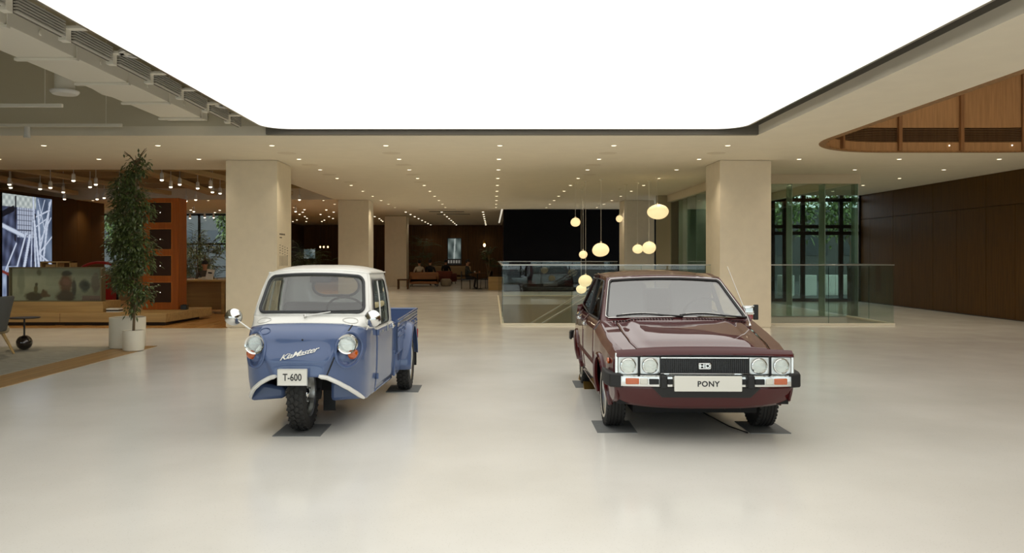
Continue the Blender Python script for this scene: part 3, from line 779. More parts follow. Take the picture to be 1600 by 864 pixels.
def headlamp(parent, c, r, square=None, tilt=0, big=False):
    M = Matrix.Translation(c) @ Matrix.Rotation(PI/2+tilt, 4, 'X')       # local +z -> -y (forward)
    if square:
        w2, h2 = square; o = MB()
        fn = lambda u, v: Vector((c[0]+u*w2, c[1]-.004, c[2]+(v-.5)*2*h2))
        hole = [(r*1.02/w2*math.cos(a), .5+r*1.02/h2/2*math.sin(a)) for a in [2*PI*i/32 for i in range(32)]]
        o.ring(fn, hole, 2); 
        b = o.build('headlight', M_SATIN, parent, solid=.03, bevel=.004)
        b['label'] = 'round headlight in a square silver bezel'
    else:
        b = MB().lathe([(r*.9, -.09), (r*1.14, -.05), (r*1.2, 0), (r*1.12, .035), (r*.99, .03), (r*.98, .0)], 36, M).build('headlight', M_CHROME, parent, smooth=50)
        b['label'] = 'round headlight with chrome rim'
    MB().lathe([(r*1.03, .004), (r*1.03, .014), (r*.93, .016), (r*.92, .0)], 36, M, closed=True).build('bezel_ring', M_CHROME, b, smooth=50)
    MB().lathe([(r*.95, .0), (r*.9, .012), (r*.6, .026), (r*.3, .033), (0, .035)], 32, M).build('lens', M_CLEARGLASS, b, smooth=60)
    MB().lathe([(r*.93, -.002), (r*.7, -.03), (r*.35, -.055), (r*.12, -.06), (r*.1, -.02), (0, -.015)], 32, M).build('reflector', M_CHROME, b, smooth=60)
    return b
M_CLEARGLASS = glass('lamp_glass', (.92, .92, .90), 1.6, .05)

# ================================================================== RED HATCHBACK
P = thing('hatchback_car', 'maroon vintage hatchback car with chrome bumper parked at right', 'car', (1.715, 7.08, .006), math.radians(-1.2))
XF = (-.66, -.4, 0, .5, 1.2, 2.0, 2.6, 3.10)
def wbody(y): return sinterp(y, XF, (.718, .752, .772, .780, .783, .780, .765, .715))
def ztop(y): return interp(y, (-.66, 0, .36, 1.0, 2.4, 3.1), (.735, .835, .893, .888, .872, .862))
def zcre(y): return ztop(y)-.085
RW = .289; AR = .338; Y2 = 2.34
def zlow(y):
    for yc in (0, Y2):
        if abs(y-yc) < AR: return RW+math.sqrt(AR*AR-(y-yc)**2)
    return interp(y, (-.66, -.50, -.34, .35, 1.9, 2.7, 3.1), (.335, .29, .27, .205, .205, .24, .36))
def xside(y, z):
    w = wbody(y); zt, zc = ztop(y), zcre(y)
    if z >= zc: return w-.008-(z-zc)/(zt-zc)*.062
    return w - interp(z, (.2, .36, .55, zc), (.055, .018, 0, .008))
def rows(y, z0, z1, n): return [z0+(z1-z0)*i/(n-1) for i in range(n)]
def ystations(y0, y1, step=.08):
    ys = set([round(y0, 5), round(y1, 5)])
    k = int((y1-y0)/step)+1
    for i in range(k+1): ys.add(round(y0+(y1-y0)*i/k, 5))
    for yc in (0, Y2):
        for i in range(33):
            a = PI*i/32; y = yc-AR*math.cos(a)
            for e in ((-1e-3, 1e-3) if i in (0, 32) else (0,)):
                if y0 < y+e < y1: ys.add(round(y+e, 5))
    return sorted(ys)
def side_panel(mb, s, y0, y1, lowf=zlow, top=True, zmax=None):
    ys = ystations(y0, y1); V = []; F = []; N = 9 if top else 7
    for y in ys:
        zl = lowf(y); zc = zcre(y); zt = ztop(y)
        zz = rows(y, zl, zc, 7) + ([zc+(zt-zc)*.5, zt] if top else [])
        if zmax is not None: zz = rows(y, zl, zmax, 7)
        for z in zz: V.append((s*xside(y, z), y, z))
    n = len(V)//len(ys)
    for i in range(len(ys)-1):
        for j in range(n-1):
            q = (i*n+j, (i+1)*n+j, (i+1)*n+j+1, i*n+j+1); F.append(q if s > 0 else q[::-1])
    mb.add(V, F)
DY = (.43, 1.46, 2.24)
zdoor = lambda y: max(zlow(y)+.0, .245)
for s in (-1, 1):
    body = MB()
    side_panel(body, s, -.66, DY[0]-.004)
    side_panel(body, s, DY[2]+.004, 3.10)
    body.add([], [])
    # sill strip under doors
    ys = linsp(DY[0]-.004, 2.0, 8)
    V = []; 
    for y in ys: V += [(s*xside(y, .205), y, .205), (s*xside(y, .241), y, .241)]
    body.add(V, [((i*2, i*2+2, i*2+3, i*2+1) if s > 0 else (i*2+1, i*2+3, i*2+2, i*2)) for i in range(len(ys)-1)])
    # wheel arch lips
    for yc in (0, Y2):
        arc = [(s*(xside(yc-AR*math.cos(a), RW+AR*math.sin(a))+.002), yc-AR*math.cos(a), RW+AR*math.sin(a)) for a in linsp(-.12, PI+.12, 30)]
        body.tube(arc, .011, 6)
    body.build('side_panel', M_RED, P, solid=.012, smooth=28)
# inner arches are dark (underbody); nose sides, rear end
def deck(y0, y1, n, inset=.07):
    pass
for s in (-1, 1):
    for k, (a, b) in enumerate(((DY[0]+.003, DY[1]-.003), (DY[1]+.003, DY[2]-.003))):
        d = MB(); side_panel(d, s, a, b, zdoor); dd = d.build('door', M_RED, P, solid=.012, smooth=28)
        yh = b-.13
        MB().obox((s*(xside(yh, .80)+.012), yh, .795), (.022, .13, .03)).obox((s*(xside(yh, .8)+.004), yh, .795), (.01, .16, .045)).build('door_handle', M_CHROME, dd, bevel=.006)
# bonnet: full width top panel from lip to cowl
def hood_fn(u, y):      # u -1..1
    w_ = wbody(y)-.070; zt = ztop(y); x = u*w_
    z = zt + .030*(1-abs(u)**2.4)*sinterp(y, (-.70, -.3, .36), (.7, 1, 1)) + .012*sinterp(abs(u), (0, .60, .70), (1, 1, 0))*sinterp(y, (-.66, -.45), (0, 1))
    return Vector((x, y, z))
us = linsp(-1, 1, 41)
HU = .83
fend = MB()
for s in (-1, 1): fend.grid(lambda u, y: hood_fn(s*u, y), linsp(HU+.006, 1, 6), linsp(-.66, .36, 20), flip=(s < 0))
fend.grid(lambda u, y: hood_fn(u, y)+Vector((0, 0, .0)), us, linsp(.27, .40, 4))
fend.build('fender_top', M_RED, P, smooth=28)
hb = MB(); hb.grid(lambda u, y: hood_fn(u*HU*.995, y)+Vector((0, 0, .003)), linsp(-1, 1, 45), linsp(-.655, .262, 24))
hood = hb.build('hood', M_RED, P, solid=.015, smooth=28)
# front lip over the grille
lip = MB(); lip.grid(lambda u, v: Vector((u*.705, -.655-.045*math.sin(v*PI*.55)-.03*(1-u*u), ztop(-.66)+.004+.022*(1-abs(u)**2.4)-v*.052)), us, linsp(0, 1, 7), flip=True)
lip.build('hood_lip', M_RED, P, smooth=40)
# cowl vents
cv = MB()
for k in range(44):
    x = -.60+k*1.2/43
    if abs(x) < .06: continue
    p = hood_fn(x/.7, .305-.05*(1-(x/.66)**2)); cv.obox((x, p.y, p.z+.004), (.012, .045, .006))
cv.build('cowl_vent', M_UNDER, P, smooth=0)
# fender nose ends
# underbody and wheel wells
ub = MB(); ub.box(-.52, .52, -.34, 3.0, .175, .62).box(-.715, .715, .36, 1.98, .21, .74).box(-.69, .69, -.62, -.36, .30, .66).box(-.70, .70, 2.70, 3.04, .30, .80).box(-.58, .58, -.45, .30, .62, .70)
ub.build('underbody', M_UNDER, P, smooth=0)
# front valance
va = MB()
def val_fn(u, v): 
    x = u*.715; yb = -.665-.07*(1-abs(u)**3)
    z = .455-v*(.455-.268-.045*abs(u)**3); return Vector((x, yb+.03*v+.05*v*v, z))
va.grid(val_fn, us, linsp(0, 1, 8), flip=True); va.build('front_valance', M_RED, P, solid=.012, smooth=40)
MB().prism([(-.43, -.752, .452), (.43, -.752, .452), (.35, -.742, .372), (-.35, -.742, .372)], (0, .02, 0)).build('air_intake', M_TRIM, P, smooth=0)
jg = MB()
for k in range(11):
    x = -.40+.08*k+random.uniform(-.02, .02)
    if random.random() < .7: jg.obox((x, -.55, .262), (random.uniform(.03, .09), .02, random.uniform(.01, .03)), Matrix.Rotation(random.uniform(-.4, .4), 3, 'Y'))
jg.build('tow_fitting', M_UNDER, P, smooth=0)
# grille panel
gy = -.672
B(-.708, .708, gy, gy+.05, .53, .712).build('grille_panel', M_TRIM, P, bevel=.006)
fr = MB(); hole = rrect(-.968, .968, .075, .93, .02, .07, 4)
fr.ring(lambda u, v: Vector((u*.716, gy-.008, .524+v*.194)), hole, 1, flip=False)
fr.build('chrome_surround', M_CHROME, P, solid=.02, bevel=.003)
for x in (-.612, -.436, .436, .612): headlamp(P, (x, gy-.008, .616), .060, (.080, .073))
gr = MB()
for k in range(47): gr.box(-.355+.71*k/46-.0035, -.355+.71*k/46+.0035, gy-.012, gy, .55, .68)
for k in range(9): gr.box(-.357, .357, gy-.010, gy, .552+.0155*k-.003, .552+.0155*k+.003)
g_ = gr.build('grille', mat('grille_plastic', (40, 40, 40), .4), P, smooth=0)
for z in (.552, .682): B(-.352, .352, gy-.022, gy-.006, z-.006, z+.006).build('chrome_bar', M_CHROME, g_, bevel=.002)
bd = MB().ring(lambda u, v: Vector((u*.050, gy-.026, .590+v*.052)), rrect(-.82, .82, .18, .82, .1, .12, 3), 1).build('emblem', M_CHROME, P, solid=.012)
B(-.044, .044, gy-.02, gy-.012, .594, .638).build('emblem_field', M_TRIM, bd, smooth=0)
text_obj('emblem_letters', 'HD', .042, M_CHROME, bd, Matrix.Translation((0, gy-.024, .616)) @ M_FRONT, .002, sx=1.45, offset=.0012)
# bumper
by = -.745
def bump_fn(x): return by+.035*(abs(x)/.70)**3
bp = MB()
xs = linsp(-.675, .675, 31)
sec = [(0, .545), (-.014, .540), (-.016, .505), (-.016, .495), (-.014, .460), (0, .455), (.02, .455), (.02, .545)]
V = []; F = []; n = len(sec)
for x in xs: V += [(x, bump_fn(x)+a, z) for a, z in sec]
for i in range(len(xs)-1):
    for j in range(n): F.append((i*n+j, i*n+(j+1) % n, (i+1)*n+(j+1) % n, (i+1)*n+j))
F += [tuple(range(n))[::-1], tuple((len(xs)-1)*n+j for j in range(n))]
bmp = bp.add(V, F).build('front_bumper', M_CHROME, P, smooth=25, weld=True)
for s in (-1, 1):
    c = MB(); c.prism([(s*.655, by+.012, .447), (s*.762, by+.05, .447), (s*.790, by+.16, .45), (s*.795, by+.34, .46), (s*.765, by+.34, .46), (s*.70, by+.12, .447)], (0, 0, .11))
    c.build('rubber_end', M_RUBBER, bmp, bevel=.012, weld=True)
    B(*(sorted((s*.315, s*.372))), by-.05, by+.02, .447, .553).build('overrider', M_RUBBER, bmp, bevel=.012)
    B(*(sorted((s*.378, s*.455))), by-.022, by-.004, .478, .522).build('rubber_insert', M_RUBBER, bmp, bevel=.004)
    B(*(sorted((s*.268, s*.312))), by-.022, by-.004, .478, .522).build('rubber_insert', M_RUBBER, bmp, bevel=.004)
    a, b = sorted((s*.532, s*.640)); B(a, b, bump_fn(.58)-.024, bump_fn(.58), .476, .526).build('turn_signal', M_AMBER, bmp, bevel=.008)['label'] = 'amber turn signal lens'
    a, b = sorted((s*.464, s*.529)); B(a, b, bump_fn(.5)-.024, bump_fn(.5), .476, .526).build('parking_light', M_CLEAR, bmp, bevel=.008)['label'] = 'clear parking light lens'
pt = B(-.266, .266, by-.062, by-.05, .430, .552).build('number_plate', M_PLATE, P, bevel=.006); pt['label'] = 'wide white number plate with black capitals'
text_obj('lettering', 'PONY', .060, M_INK, pt, Matrix.Translation((0, by-.0625, .489)) @ M_FRONT, .0008, sx=1.02, offset=.0016, spacing=1.08)
MB().box(-.2, -.17, by-.05, by, .47, .51).box(.17, .2, by-.05, by, .47, .51).build('plate_bracket', M_TRIM, P, smooth=0)
# side marker, side moulding, antenna, mirror
for s in (-1, 1):
    x = xside(-.47, .63); MB().lathe([(.026, 0), (.024, .014), (0, .02)], 16, Matrix.Translation((s*x, -.47, .63)) @ Matrix.Rotation(s*PI/2, 4, 'Y') @ Matrix.Scale(1.3, 4, (0, 1, 0))).build('side_marker', M_AMBER, P)
    ml = [(s*(xside(y, .50)+.006), y, .50) for y in linsp(.36, 1.98, 14)]
    MB().tube(ml, .014, 6).build('side_moulding', mat('moulding_dark', (70, 22, 20), .4), P)
    ml = [(s*(xside(y, .50)+.006), y, .50) for y in linsp(2.70, 3.08, 4)]
    MB().tube(ml, .014, 6).build('side_moulding', mat('moulding_dark', (70, 22, 20), .4), P)
an = MB().tube([(.60, .10, .87), (.60, .12, .90), (.49, .45, 1.40)], [.012, .004, .0025], 6).build('antenna', M_CHROME, P)
mr = MB().ring(lambda u, v: Vector((.80+u*.055, .85, .925+v*.085)), rrect(-.9, .9, .08, .92, .2, .2, 4), 1).build('mirror', M_CHROME, P, solid=-.05, bevel=.006)
MB().obox((.80, .825, .967), (.11, .06, .085)).build('mirror_housing', M_CHROME, mr, bevel=.02)
MB().tube([(.70, .88, .90), (.76, .86, .92), (.80, .84, .95)], .012, 8).build('mirror_stem', M_CHROME, mr)
B(.842, .892, .80, .815, .87, 1.02).build('mirror_face', M_TRIM, mr, bevel=.006)
B(.79, .84, .80, .83, .875, .92).build('marker_reflector', M_REDLENS, mr, bevel=.008)
# greenhouse
def ws_fn(u, v):
    xb, xt = .700, .575; yb, yt = .385, 1.06; zb, zt_ = .893, 1.275
    c = 1-u*u
    return Vector((u*(xb+(xt-xb)*v), yb+(yt-yb)*v-(.085*(1-v)+.05*v)*c+.012*math.sin(v*PI), zb+(zt_-zb)*v+.018*c*(1-v)+.028*c*v))
hole = rrect(-.938, .938, .05, .915, .05, .08, 6)
wf = MB(); wf.ring(ws_fn, hole, 3); wf.build('windshield_frame', M_RED, P, solid=.03, smooth=40)
off = lambda f, d: (lambda u, v: f(u, v)+Vector((0, -d*.5, d)))
gl = MB(); gl.fill(ws_fn, hole, 5); wsd = gl.build('windshield', M_WSHIELD, P, smooth=80)
MB().tube([off(ws_fn, .003)(u, v) for u, v in hole], .011, 6, closed=True).build('rubber_seal', M_TRIM, wsd)
MB().tube([off(ws_fn, .013)(u, v) for u, v in rrect(-.955, .955, .033, .935, .05, .08, 6)], .0045, 6, closed=True).build('chrome_trim', M_CHROME, wsd)
# roof
def rail(v):   # roof side rail point, v 0 front .. 1 rear
    y = 1.06+1.20*v; return (interp(v, (0, .4, .8, 1), (.560, .590, .575, .555)), y, sinterp(v, (0, .45, 1), (1.275, 1.305, 1.285)))
def roof_fn(u, v):
    x, y, z = rail(v); c = 1-abs(u)**2.2
    return Vector((u*x, y-.05*(1-u*u)*(1-v), z+c*(.028+.022*math.sin(min(1, v*1.2)*PI*.5))))
MB().grid(roof_fn, linsp(-1, 1, 31), linsp(0, 1, 16)).build('roof', M_RED, P, solid=.02, smooth=40)
for s in (-1, 1): MB().tube([(s*(rail(v)[0]+.006), rail(v)[1], rail(v)[2]+.002) for v in linsp(0, 1, 12)], .009, 6).build('drip_rail', M_RED, P)
# sides
def gx(y, z):
    zb = ztop(y); xb = wbody(y)-.070; t = max(0, min(1, (z-zb)/(1.30-zb))); xt = interp(y, (.4, 1.06, 1.6, 2.26, 2.9), (.565, .565, .592, .560, .53)); return xb+(xt-xb)*t
def sidepoly(mb, s, pts, dx=0):
    # subdivide edges, map on the curved side
    P3 = [Vector((s*(gx(y, z)+dx), y, z)) for y, z in pts]
    mb.face(P3 if s > 0 else P3[::-1])
belt = lambda y: ztop(y)-.004
for s in (-1, 1):
    fr = MB()
    sidepoly(fr, s, [(.375, belt(.375)), (.47, belt(.47)), (1.12, 1.245), (1.06, 1.285)])
    sidepoly(fr, s, [(1.06, 1.285), (1.12, 1.245), (1.50, 1.262), (1.60, 1.31)])
    sidepoly(fr, s, [(1.60, 1.31), (1.50, 1.262), (2.05, 1.25), (2.26, 1.285)])
    sidepoly(fr, s, [(2.26, 1.285), (2.05, 1.25), (2.50, .95), (2.98, .90)])
    sidepoly(fr, s, [(2.98, .90), (2.50, .95), (2.48, .915), (2.60, belt(2.6)), (3.08, belt(3.08))])
    fr.build('side_frame', M_RED, P, solid=.03, smooth=0)
    bp_ = MB(); sidepoly(bp_, s, [(1.43, belt(1.43)), (1.51, belt(1.51)), (1.60, 1.265), (1.53, 1.262)], .006); bp_.build('pillar', M_TRIM, P, solid=.03, smooth=0)
    for pts in ([(.50, belt(.5)+.005), (1.43, belt(1.43)+.005), (1.53, 1.258), (1.12, 1.243)], [(1.51, belt(1.51)+.005), (2.47, .918), (2.49, .95), (2.05, 1.246), (1.60, 1.26)]):
        g = MB(); sidepoly(g, s, pts, -.012); sw = g.build('side_window', M_SIDEGLASS, P, smooth=0)
        loop = [Vector((s*(gx(y, z)+.002), y, z)) for y, z in pts]
        MB().tube([p for a, b in zip(loop, loop[1:]+loop[:1]) for p in (a, a.lerp(b, .5))], .008, 6, closed=True).build('window_trim', M_TRIM, sw)
# rear hatch and tail
def rh_fn(u, v):
    xb, xt = .62, .555; a = Vector((u*xb, 3.02, .895+.02*(1-u*u))); b = Vector((u*xt, 2.26, 1.285+.048*(1-abs(u)**2.2))); return a.lerp(b, v)+Vector((0, .03*(1-u*u), .02*math.sin(v*PI)))
hole2 = rrect(-.86, .86, .14, .90, .08, .08, 5)
hb = MB(); hb.ring(rh_fn, hole2, 2, flip=True); hb.build('rear_hatch', M_RED, P, solid=.02)
MB().fill(rh_fn, hole2, 4, flip=True).build('rear_window', M_SIDEGLASS, P, smooth=80)
tl_ = MB(); tl_.grid(lambda u, v: Vector((u*(.72-.02*v), 3.10-.06*v*v, .36+(.865-.36)*v)), linsp(-1, 1, 11), linsp(0, 1, 5)); tl_.grid(lambda u, v: Vector((u*(.70-.09*v), 3.045-.03*v, .863+.03*v)), linsp(-1, 1, 7), [0, 1])
tl_.build('tail_panel', M_RED, P, solid=.02)
for s in (-1, 1): B(*sorted((s*.44, s*.69)), 3.085, 3.12, .60, .76).build('tail_lamp', M_REDLENS, P, bevel=.01)
B(-.22, .22, 3.10, 3.125, .58, .70).build('rear_plate', M_PLATE, P, bevel=.004)
rb = B(-.72, .72, 3.14, 3.20, .455, .545).build('rear_bumper', M_CHROME, P, bevel=.012)
for s in (-1, 1): MB().prism([(s*.70, 3.21, .45), (s*.79, 3.18, .45), (s*.81, 3.0, .45), (s*.81, 2.86, .46), (s*.785, 2.86, .46), (s*.77, 3.10, .45)], (0, 0, .10)).build('rubber_end', M_RUBBER, rb, bevel=.012, weld=True)
# wipers (parked toward the left of the picture)
for (xa, xb) in ((.03, -.55), (.62, .02)):
    pa = ws_fn(xa/.675, .03)+Vector((0, -.02, .02)); q = ws_fn(xb/.675+.0, .085)+Vector((0, -.02, .02)); mid = pa.lerp(q, .55)+Vector((0, -.004, .012))
    wp = MB().tube([pa, mid], [.008, .005], 6).ball(pa, .014, 10, 6).build('wiper', M_TRIM, P)
    bl = [ws_fn((xb+.0+(k/8)*.42)/.675, .065+.03*math.sin(k/8*PI))+Vector((0, -.015, .014)) for k in range(9)]
    MB().tube(bl, .008, 6).build('wiper_blade', M_TRIM, wp)
    MB().tube([p+Vector((0, -.012, .010)) for p in bl[1:-1]], .004, 6).build('blade_spine', M_SATIN, wp)
# interior
def seat(x, y, name='seat', m=M_SEAT):
    o = MB().obox((x, y, .80), (.46, .5, .16)).obox((x, y+.30, 1.0), (.44, .13, .46), Matrix.Rotation(-.25, 3, 'X')).build(name, m, P, bevel=.05, seg=3)
    MB().obox((x, y+.385, 1.165), (.27, .10, .14), Matrix.Rotation(-.15, 3, 'X')).build('headrest', m, o, bevel=.045, seg=3)
seat(-.34, 1.02); seat(.34, 1.02)
MB().obox((0, 1.95, .80), (1.1, .45, .16)).obox((0, 2.22, .95), (1.08, .12, .36), Matrix.Rotation(-.3, 3, 'X')).build('rear_bench', M_SEAT, P, bevel=.04, seg=3)
B(-.62, .62, .50, .72, .74, .90).build('dashboard', mat('dashboard_grey', (70, 70, 70), .6), P, bevel=.03, seg=3)
Ms = Matrix.Translation((.34, .80, .93)) @ Matrix.Rotation(math.radians(-62), 4, 'X')
sw = MB().tube([Ms @ Vector((.185*math.cos(a), .185*math.sin(a), 0)) for a in [2*PI*i/28 for i in range(28)]], .012, 8, closed=True).tube([Ms @ Vector((-.18, 0, 0)), Ms @ Vector((.18, 0, 0))], .014, 6).tube([Ms @ Vector((0, 0, 0)), Ms @ Vector((0, .0, -.2))], .02, 8).build('steering_wheel', M_TRIM, P)
# wheels
for (x, y, s) in ((-.649, 0, -1), (.649, 0, 1), (-.64, Y2, -1), (.64, Y2, 1)): wheel(P, x, y, RW, .165, s, .175, 'car')
MB().tube([(-.6, Y2, RW), (.6, Y2, RW)], .04, 8).tube([(-.6, 0, RW), (.6, 0, RW)], .03, 8).build('axle', M_UNDER, P)
def car_pt(x, y): 
    a = math.radians(-1.2); return (1.715+x*math.cos(a)-y*math.sin(a), 7.08+x*math.sin(a)+y*math.cos(a))
for (x, y, lab) in ((-.649, 0, 'flat grey pad under the front tyre nearest the truck, red car'), (.649, 0, 'flat grey pad under the right front tyre of the red car'), (-.64, Y2, 'flat grey pad under the rear tyre of the red car'), (.64, Y2, 'flat grey pad under the hidden rear tyre of the red car')):
    cx, cy = car_pt(x, y); tag(B(-.17, .17, -.32, .17, 0, .0062).build('floor_pad', M_PAD, loc=(cx, cy, 0), rotz=math.radians(-1.2), smooth=0), lab, 'floor pad', 'grey pads under the wheels')
M_BRASS = mat('brass', (190, 150, 80), .3, metal=1)
for (dx, lab) in ((-.06, 'small brass wheel chock behind the rear left tyre of the red car'), (.13, 'small brass wheel chock in front of the rear left tyre of the red car')):
    cx, cy = car_pt(-.66, Y2-.36 if dx > 0 else Y2+.30); tag(MB().prism([(-.06, -.06, 0), (-.06, .06, 0), (-.06, .06 if dx > 0 else -.06, .07)], (.12, 0, 0)).build('wheel_chock', M_BRASS, loc=(cx, cy, .0), smooth=0), lab, 'wheel chock', 'brass chocks')
cx, cy = car_pt(0, 0)
tag(MB().tube([(2.02, 7.55, .008), (2.08, 7.0, .008), (2.16, 6.75, .008)], .006, 6).tube([(2.0, 7.9, .008), (2.02, 7.55, .008)], .006, 6).build('power_cable', M_RUBBER), 'thin dark cable lying on the floor under the red car', 'cable')
# ================================================================== BLUE THREE-WHEELED TRUCK
T = thing('three_wheeled_truck', 'blue and white vintage three-wheeled pickup truck parked at left', 'truck', (-1.605, 6.90, .006), math.radians(-.5))
YS = .30                                       # plan curve turns into the straight side here
def tw(z): return interp(z, (.25, .45, .7, .86, .92, 1.0), (.51, .528, .533, .528, .52, .51))
def tyf(z): return sinterp(z, (.25, .48, .62, .80, .95, 1.05), (-.27, -.315, -.305, -.225, -.06, .02))
def plan(s, z):
    """s in -1..1 front arc, beyond that the sides up to |s|=2"""
    sg = 1 if s >= 0 else -1; a = abs(s)
    w_ = tw(z); yf = tyf(z)
    if a <= 1:
        th = a*PI/2; x = w_*math.sin(th)**.72; y = YS-(YS-yf)*math.cos(th)**.62 if th < PI/2-1e-6 else YS
        # nose panel proud of the fenders
        xc = interp(z, (.45, .92), (.20, .40)); k = sinterp(abs(x)-xc, (-.03, .012), (1, 0)); y -= .032*k*sinterp(z, (.86, .93), (1, 0.0))
        # fender pods round the headlights
        g = math.exp(-(((abs(x)-.40)/.12)**2+((z-.725)/.19)**2)); y -= .11*g
        e = math.sqrt(((abs(x)-.398)/.094)**2+((z-.715)/.140)**2); y += .046*sinterp(e, (.78, 1.0), (1, 0))
        return Vector((sg*x, y, z))
    t = a-1; y = YS+(1.26-YS)*t
    return Vector((sg*(w_+(.05)*min(1, t*1.15)+.0), y, z))
def zbot(s):
    a = abs(s)
    if a > 1: return .255
    x = tw(.4)*math.sin(a*PI/2)**.72
    return interp(x, (0, .17, .24, .32, .40, .46, .50, .55), (.505, .50, .478, .435, .375, .315, .262, .255))
def zbnd(s):
    a = abs(s); return interp(a, (0, .35, .6, .85, 1.0, 1.12, 2), (.925, .918, .895, .866, .855, .822, .826))
SD0, SD1 = 1.10, 1.96                         # door in s
def fr_stations(s0, s1, n): return linsp(s0, s1, n)
cb = MB()
def body_rows(mb, ss, lo, hi, n=26, flip=False):
    V = []; F = []
    for s in ss:
        a, b = lo(s), hi(s)
        for j in range(n): V.append(plan(s, a+(b-a)*j/(n-1)))
    for i in range(len(ss)-1):
        for j in range(n-1): F.append((i*n+j, (i+1)*n+j, (i+1)*n+j+1, i*n+j+1))
    mb.add(V, F)
ss = linsp(-1, 1, 161)
body_rows(cb, linsp(-SD0+.004, SD0-.004, 176), zbot, zbnd, 34)
for sg in (-1, 1):
    st_ = linsp(SD1+.004, 2, 3) if sg > 0 else linsp(-2, -SD1-.004, 3)
    body_rows(cb, st_, zbot, zbnd, 12)
    st_ = linsp(SD0-.004, SD1+.004, 9) if sg > 0 else linsp(-SD1-.004, -SD0+.004, 9)
    body_rows(cb, st_, zbot, lambda s: .275, 3)
cb.build('cab_body', M_BLUE, T, solid=.014, smooth=40, weld=True)
for sg in (-1, 1):
    d = MB(); st_ = linsp(SD0, SD1, 14); st_ = st_ if sg > 0 else [-q for q in st_][::-1]
    body_rows(d, st_, lambda s: .282, lambda s: zbnd(s), 14); dr = d.build('door', M_BLUE, T, solid=.014)
    for z in (.40, .80):
        p = plan(sg*SD0, z); MB().lathe([(.016, -.025), (.016, .025)], 10, Matrix.Translation((p.x+sg*.010, p.y+.01, z))).obox((p.x+sg*.006, p.y+.035, z), (.012, .06, .035)).build('hinge', M_BLUE, dr)
    p = plan(sg*1.84, .80); MB().obox((p.x+sg*.02, p.y, .80), (.018, .11, .022)).obox((p.x+sg*.008, p.y+.03, .80), (.02, .05, .05)).build('door_handle', M_CHROME, dr, bevel=.006)
    p = plan(sg*1.62, .80); B(*sorted((p.x, p.x+sg*.008)), p.y-.02, p.y+.02, .77, .85).build('door_badge', M_SATIN, dr, bevel=.003)
    p = plan(sg*1.38, .79); MB().obox((p.x+sg*.004, p.y, p.z), (.006, .09, .012)).build('door_script', M_SATIN, dr)
# white upper cab
def wb_fn(u, v):           # windshield patch
    c = 1-abs(u)**2.3; xb, xt = .515, .455
    return Vector((u*(xb+(xt-xb)*v), .155+(.43-.155)*v-(.15*(1-v)+.11*v)*c, .972+(1.345-.972)*v+.012*c*(1-v)+.034*c*v))
def band_top(s):
    a = abs(s); sg = 1 if s >= 0 else -1
    if a <= 1:
        u = min(1, math.sin(a*PI/2)**.80); return wb_fn(sg*u, 0)
    t = a-1; return Vector((sg*(.515+.045*t), .155+(1.24-.155)*t, .972-.132*min(1, t*6)))
bd = MB(); sl_ = linsp(-2, 2, 161)
def band_fn(s, v):
    a = plan(s, zbnd(s)); b = band_top(s); p = a.lerp(b, v); return p
bd.grid(band_fn, sl_, linsp(0, 1, 8)); bd.build('cowl_band', M_TWHITE, T, solid=.012, smooth=40)
# bead between blue and white
holeT = rrect(-.915, .915, .07, .885, .11, .15, 7)
wf = MB(); wf.ring(wb_fn, holeT, 3); wf.build('windshield_frame', M_TWHITE, T, solid=.03, smooth=40)
ws2 = MB().fill(wb_fn, holeT, 5).build('windshield', M_WSH2 if 'M_WSH2' in globals() else glass('truck_windshield_glass', (.86, .88, .87), 2.1), T, smooth=80)
MB().tube([wb_fn(u, v)+Vector((0, -.006, .003)) for u, v in holeT], .014, 8, closed=True).build('rubber_seal', mat('seal_grey', (52, 54, 56), .5), ws2)
# sides with door windows
def sg_fn(sg):
    bf, br, tf, tr_ = Vector((.515, .155, .972)), Vector((.56, 1.24, .84)), Vector((.455, .43, 1.345)), Vector((.49, 1.17, 1.335))
    def f(u, v):
        k = (u+1)/2; b = Vector((.515+.045*k, .155+1.085*k, .972-.132*min(1, k*6))); t = tf.lerp(tr_, k); p = b.lerp(t, v); p.x += .014*math.sin(v*PI); p.x *= sg; return p
    return f
for sg in (-1, 1):
    f = sg_fn(sg); hole = rrect(-.70, .66, .03, .86, .10, .09, 5)
    MB().ring(f, hole, 2, flip=(sg < 0)).build('side_frame', M_TWHITE, T, solid=.03)
    g = MB().fill(f, hole, 3, flip=(sg < 0)).build('side_window', M_SIDEGLASS, T, smooth=80)
    MB().tube([f(u, v)+Vector((sg*.004, 0, 0)) for u, v in hole], .007, 6, closed=True).build('window_seal', M_TRIM, g)
    MB().tube([f(-.12, v) for v in linsp(.04, .85, 5)], .008, 6).build('quarter_bar', M_TWHITE, g)
# back panel with long oval window
def bk_fn(u, v):
    c = 1-u*u; return Vector((u*(.56+(.49-.56)*v), 1.24+(1.17-1.24)*v+.02*c, .86+(1.335-.86)*v+.04*c*v))
holeB = rrect(-.46, .46, .46, .90, .26, .215, 8)
MB().ring(bk_fn, holeB, 3, flip=True).build('cab_back', M_TWHITE, T, solid=.02)
rw = MB().fill(bk_fn, holeB, 3, flip=True).build('rear_window', M_SIDEGLASS, T, smooth=80)
MB().tube([bk_fn(u, v)+Vector((0, -.01, 0)) for u, v in holeB], .016, 8, closed=True).build('rubber_seal', M_TRIM, rw)
B(-.555, .555, 1.225, 1.245, .26, .83).build('cab_bulkhead', M_BLUE, T, smooth=0)
